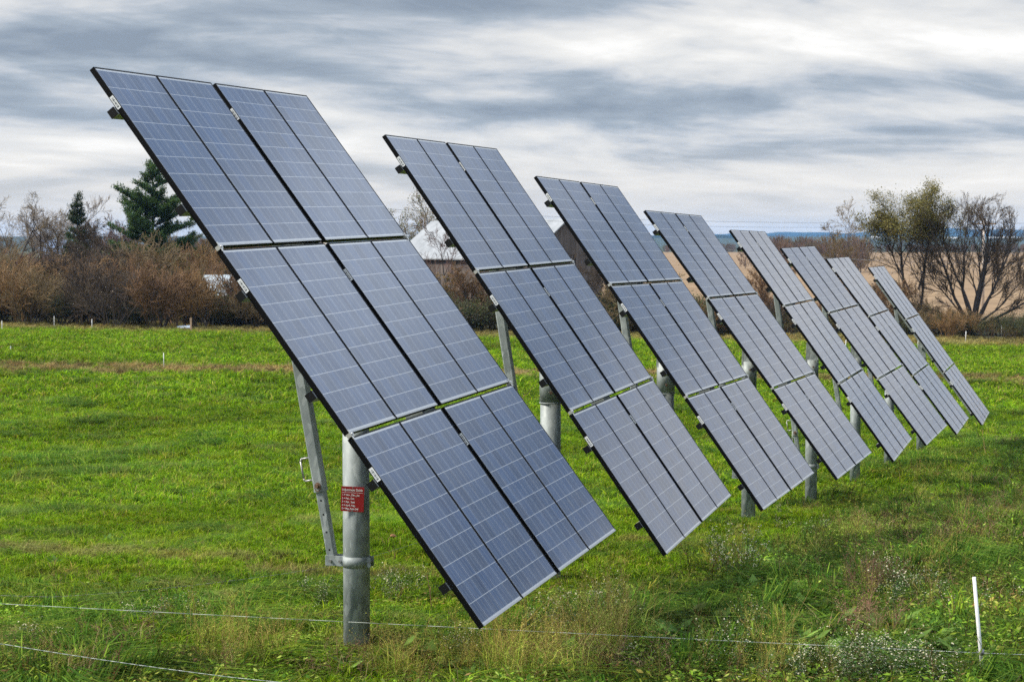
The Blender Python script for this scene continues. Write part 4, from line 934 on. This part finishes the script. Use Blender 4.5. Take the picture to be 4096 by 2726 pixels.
for s_ in (0, 1):
    e0 = (-.35 if s_ == 0 else GWd + .35); ez = eh - .30
    q = [bp(-.35, e0, ez + .1), bp(-.35, GWd / 2, ph + .1), bp(LL + .35, GWd / 2, ph + .1), bp(LL + .35, e0, ez + .1)]; q2 = [v_ + Vector((0, 0, .10)) for v_ in q]
    g._add(q + q2, [[3, 2, 1, 0], [4, 5, 6, 7], [0, 1, 5, 4], [1, 2, 6, 5], [2, 3, 7, 6], [3, 0, 4, 7]])
g.build('roof', [M['tin']], root)
g = MB(); g._add([bp(-.03, 4.6, 4.3), bp(-.03, 4.85, 4.3), bp(-.03, 4.85, 5.6), bp(-.03, 4.6, 5.6), bp(.05, 4.6, 4.3), bp(.05, 4.85, 4.3), bp(.05, 4.85, 5.6), bp(.05, 4.6, 5.6)], [[0, 1, 2, 3], [7, 6, 5, 4], [0, 4, 5, 1], [1, 5, 6, 2], [2, 6, 7, 3], [3, 7, 4, 0]]); g.build('slot_window', [M['darkb']], root)
g = MB(); g._add([bp(-.04, 0, 4.15), bp(-.04, GWd, 4.15), bp(-.04, GWd, 4.28), bp(-.04, 0, 4.28), bp(.02, 0, 4.15), bp(.02, GWd, 4.15), bp(.02, GWd, 4.28), bp(.02, 0, 4.28)], [[0, 1, 2, 3], [7, 6, 5, 4], [0, 4, 5, 1], [1, 5, 6, 2], [2, 6, 7, 3], [3, 7, 4, 0]]); g.build('girt', [M['plank']], root)
def shed(name, x, y, wl_, dl_, eh_, ph_, rz, wall, roof, label, cat='shed'):
    root = empty(name, (x, y, Hz(x, y) - .2), label, cat); root.rotation_euler.z = rz; a_, b_ = wl_ / 2, dl_ / 2
    g = MB(); g._add([(-a_, -b_, 0), (a_, -b_, 0), (a_, b_, 0), (-a_, b_, 0), (-a_, -b_, eh_), (a_, -b_, eh_), (a_, b_, eh_), (-a_, b_, eh_), (-a_, 0, ph_), (a_, 0, ph_)], [[0, 1, 5, 4], [2, 3, 7, 6], [1, 2, 6, 9, 5], [3, 0, 4, 8, 7], [4, 5, 9, 8], [8, 9, 6, 7]]); g.build('wall', [wall], root)
    g = MB()
    for s_ in (-1, 1):
        q = [Vector((-a_ - .2, s_ * (b_ + .25), eh_ - .1)), Vector((a_ + .2, s_ * (b_ + .25), eh_ - .1)), Vector((a_ + .2, 0, ph_ + .06)), Vector((-a_ - .2, 0, ph_ + .06))]; g._add(q + [v_ + Vector((0, 0, .08)) for v_ in q], [[3, 2, 1, 0], [4, 5, 6, 7], [0, 1, 5, 4], [1, 2, 6, 5], [2, 3, 7, 6], [3, 0, 4, 7]])
    g.build('roof', [roof], root)
    g = MB(); g.box((-.5, -b_ - .04, .1), (.5, -b_ + .02, min(2.1, eh_ * .8))); g.build('door', [M['darkb']], root); g = MB(); g.box((a_ * .45, -b_ - .04, eh_ * .4), (a_ * .75, -b_ + .02, eh_ * .75)); g.build('window', [M['darkb']], root)
M['wpaint'] = simple('white_painted_boards', (.33, .32, .31), .7, 0, .15, 2); M['tin2'] = simple('grey_metal_roof', (.42, .45, .44), .5, .2, .15, 1); M['blue'] = simple('blue_grey_roof', (.20, .28, .42), .6, 0, .15, 1)
shed('shed', wx(905, 136), 136, 3.0, 3.0, 2.3, 3.6, .5, M['wpaint'], M['tin2'], 'small white shed showing through the thicket beside the first array')
shed('farmhouse', wx(268, 230), 230, 6.0, 6.0, 4.0, 5.6, .2, M['wpaint'], M['blue'], 'distant white house with a blue grey roof above the thicket', 'house')
# utility pole and lines
M['upole'] = simple('sun_bleached_pole', (.50, .42, .35), .8, 0, .3, 4)
ux, uy = wx(3932, 182), 182.; uz = Hz(ux, uy); root = empty('utility_pole', (ux, uy, uz), 'pale utility pole with a crossarm among the bare branches at right', 'utility pole')
ht = CAMZ + (965 - 884) / 7464 * 182 - uz
g = MB(); g.tube((0, 0, -.5), (0, 0, ht), .16, .10, 12); g.build('shaft', [M['upole']], root)
g = MB(); g.box((-1.2, -.06, ht - .35), (1.2, .06, ht - .2)); cr = g.build('crossarm', [M['woodpost']], root)
g = MB()
for q in (-1.1, -.5, .5, 1.1): g.tube((q, 0, ht - .2), (q, 0, ht - .05), .05, .03, 8)
g.build('insulator', [M['darkb']], cr)
U = Vector((ux, uy, uz + ht - .05)); Bp = Vector((-11.8, 118, Hz(-11.8, 118) + 8.3))
root2 = empty('utility_pole', (Bp.x, Bp.y, Bp.z - 8.3), 'second utility pole carrying the line, standing behind the nearest array', 'utility pole')
g = MB(); g.tube((0, 0, -.5), (0, 0, 8.3), .15, .10, 12); g.build('shaft', [M['upole']], root2); g = MB(); g.box((-1.2, -.06, 8.0), (1.2, .06, 8.15)); g.build('crossarm', [M['woodpost']], root2)
wire([Bp + Vector((0, 0, 0)), U, U + Vector((70, 40, 0))], .012, 'power_line', 'highest power line above the blue ridge', 'steelwire', 'power line', .5)
wire([Bp + Vector((0, 0, -.15)) + Vector((1.1, 0, 0)), U + Vector((1.1, 0, -.1)), U + Vector((71, 40, -.1))], .010, 'power_line', 'second power line just under the highest', 'steelwire', 'power line', .8)
wire([(16, 170, 3.1), (46, 175, 1.35), (80, 178, 1.2)], .02, 'low_line', 'low wire crossing before the tan field behind the right hand trees', 'steelwire', 'wire', .4)

# ---------------------------------------------------------------- far treeline, valley, ridge
M['far'] = attrmat('far_bare_woods', 0, .95)
rng = np.random.default_rng(77)
def woods(name, n, xr, yr, h, label, cols, zoff=0.0):
    V = []; T = []; C = []; b = 0; parts = []
    for q in range(n):
        x0 = xr[0] + (xr[1] - xr[0]) * rng.random(); y0 = yr[0] + (yr[1] - yr[0]) * rng.random(); hh = h * (.55 + .6 * rng.random()); z0 = Hz(x0, y0)
        k = 260; a = rng.random(k) * 6.283; rr = np.sqrt(rng.random(k)) * hh * .42; zz = hh * (.05 + .95 * rng.random(k) ** .8); sh = np.sqrt(np.clip(1 - ((zz / hh - .5) / .55) ** 2, .05, 1))
        P = np.stack([x0 + np.cos(a) * rr * sh, y0 + np.sin(a) * rr * sh, z0 + zz], 1)
        S = np.concatenate([P, P + np.stack([np.cos(a) * .4, np.sin(a) * .4, 1.0 + rng.random(k)], 1) * hh * .10, np.full((k, 1), .012 * hh), np.full((k, 1), .004 * hh)], 1)
        c = cols[int(rng.integers(len(cols)))]; parts.append(segs_mesh(S, 3, c, rng))
        parts.append(segs_mesh(np.array([[x0, y0, z0 - .5, x0, y0, z0 + hh * .7, hh * .02, hh * .008]]), 4, (.07, .055, .045), rng))
    V_, T_, C_ = join(parts); return tag(link(name, mesh_np(name, V_, T_, M['far'], C_)), label, 'woods', kind='stuff')
cb = [(.13, .08, .055), (.15, .095, .06), (.11, .07, .05), (.10, .075, .045)]
woods('far_woods', 420, (20, 420), (1010, 1100), 3.9, 'brown leafless woods along the far edge of the tan field', cb)
woods('hedgerow_woods', 60, (60, 86), (440, 490), 6.8, 'nearer brown leafless hedgerow left of the olive tree', cb)
woods('left_far_woods', 160, (-260, 40), (560, 700), 6.5, 'distant brown woods behind the barn and pine', cb)

def ridge(name, y0, depth, prof, col1, col2, label=None):
    xs = np.linspace(-6000, 9000, 240) * (y0 / 9000); vs = []; n = len(xs)
    prof_z = np.array([prof(x / y0) for x in xs]); base = 8.
    rows = [(0, 0.0), (.25, .55), (.45, .85), (.6, 1.0), (1.0, .3)]
    for f, k in rows:
        for i_, x in enumerate(xs): vs.append((x, y0 + depth * f + 60 * math.sin(i_ * .7), base - 14 + (prof_z[i_] + 14) * k + (0 if k in (0., 1.) else 2.2 * math.sin(i_ * 1.3 + f * 9))))
    a = np.array([r * n + q for r in range(len(rows) - 1) for q in range(n - 1)]); T = np.concatenate([np.stack([a, a + 1, a + n + 1], 1), np.stack([a, a + n + 1, a + n], 1)])
    m_, t = newmat(name); g_ = t.add('ShaderNodeNewGeometry').outputs['Position']; nn = t.noise(g_, .012, 6, .65); c = t.mix(t.ramp(nn, [(.35, 0), (.65, 1)]), col1, col2)
    out(t, t.add('ShaderNodeBsdfPrincipled', ins={'Base Color': c, 'Roughness': 1.0, 'Specular IOR Level': 0.0}).outputs[0])
    return tag(link(name, mesh_np(name, np.array(vs), T, m_, smooth=True)), kind='structure')
def prof_far(s):      # height above the camera level against direction, from the photograph
    X = s * 7464 + 2048; Y = np.interp(X, [-3000, 1500, 2750, 2900, 3080, 3200, 3330, 3460, 3560, 3650, 3760, 3900, 4000, 4096, 5000, 9000], [1010, 1005, 960, 937, 930, 931, 926, 928, 934, 926, 915, 909, 907, 915, 925, 940])
    return (965 - Y) / 7464 * 7800 - 5 + 2.0 * math.sin(X * .031) + 1.2 * math.sin(X * .083)
def prof_near(s): return (4.2 if s > .06 else -6) + 3.5 * math.sin(s * 17) + 1.5 * math.sin(s * 60 + 1)
ridge('far_ridge', 7000, 1600, prof_far, (.010, .024, .022), (.020, .034, .028))
ridge('foothills', 3300, 900, prof_near, (.012, .022, .018), (.030, .036, .026))
M['farw'] = simple('distant_pale_wall', (.6, .6, .58), .8)
for q, (X, w_) in enumerate([(2800, 30), (3052, 22), (3500, 18), (3800, 26), (3990, 40), (4030, 30), (4065, 26), (3700, 14)]):
    g = MB(); d_ = 3350 + 60 * q; w2 = w_ * .45; g._add([(-w2, -5, 0), (w2, -5, 0), (w2, 5, 0), (-w2, 5, 0), (-w2, -5, 6), (w2, -5, 6), (w2, 5, 6), (-w2, 5, 6), (-w2, 0, 8.5), (w2, 0, 8.5)], [[0, 1, 5, 4], [2, 3, 7, 6], [1, 2, 6, 9, 5], [3, 0, 4, 8, 7], [4, 5, 9, 8], [8, 9, 6, 7]])
    wh = ['at the far right edge', 'between the fourth and fifth arrays', 'above the fifth array', 'behind the olive tree', 'under the highest part of the ridge', 'beside the utility pole', 'rightmost in the valley', 'left of the wide bare tree']
    lab = ['tiny pale building in the valley seen between the fourth and fifth arrays', 'tiny pale building in the valley right of the fifth array top', 'tiny pale building in the valley behind the thin tree', 'tiny pale building in the valley behind the olive tree trunks',
           'long pale building in the valley right of the utility pole', 'pale valley building beside the long one', 'rightmost pale valley building at the frame edge', 'tiny pale building between the olive tree and wide bare tree'][q]
    o = g.build('distant_building', [M['farw']]); xw = wx(X, d_); o.location = (xw, d_, CAMZ + (965 - 958) / 7464 * d_ - 4 + (q % 3)); tag(o, lab, 'building', 'pale buildings in the valley')

# ---------------------------------------------------------------- haze
HAZE = True
if HAZE:
    g = MB(); g.box((-11000, -400, -12), (12000, 9300, 78)); o = g.build('haze', [])
    m_, t = newmat('haze'); vp = t.add('ShaderNodeVolumePrincipled', ins={'Color': (.28, .55, .95, 1), 'Density': .75e-4, 'Anisotropy': 0.0})
    t.l.new(vp.outputs[0], t.add('ShaderNodeOutputMaterial').inputs['Volume']); o.data.materials.append(m_); tag(o, 'thin blue haze over the valley', 'haze', kind='stuff')
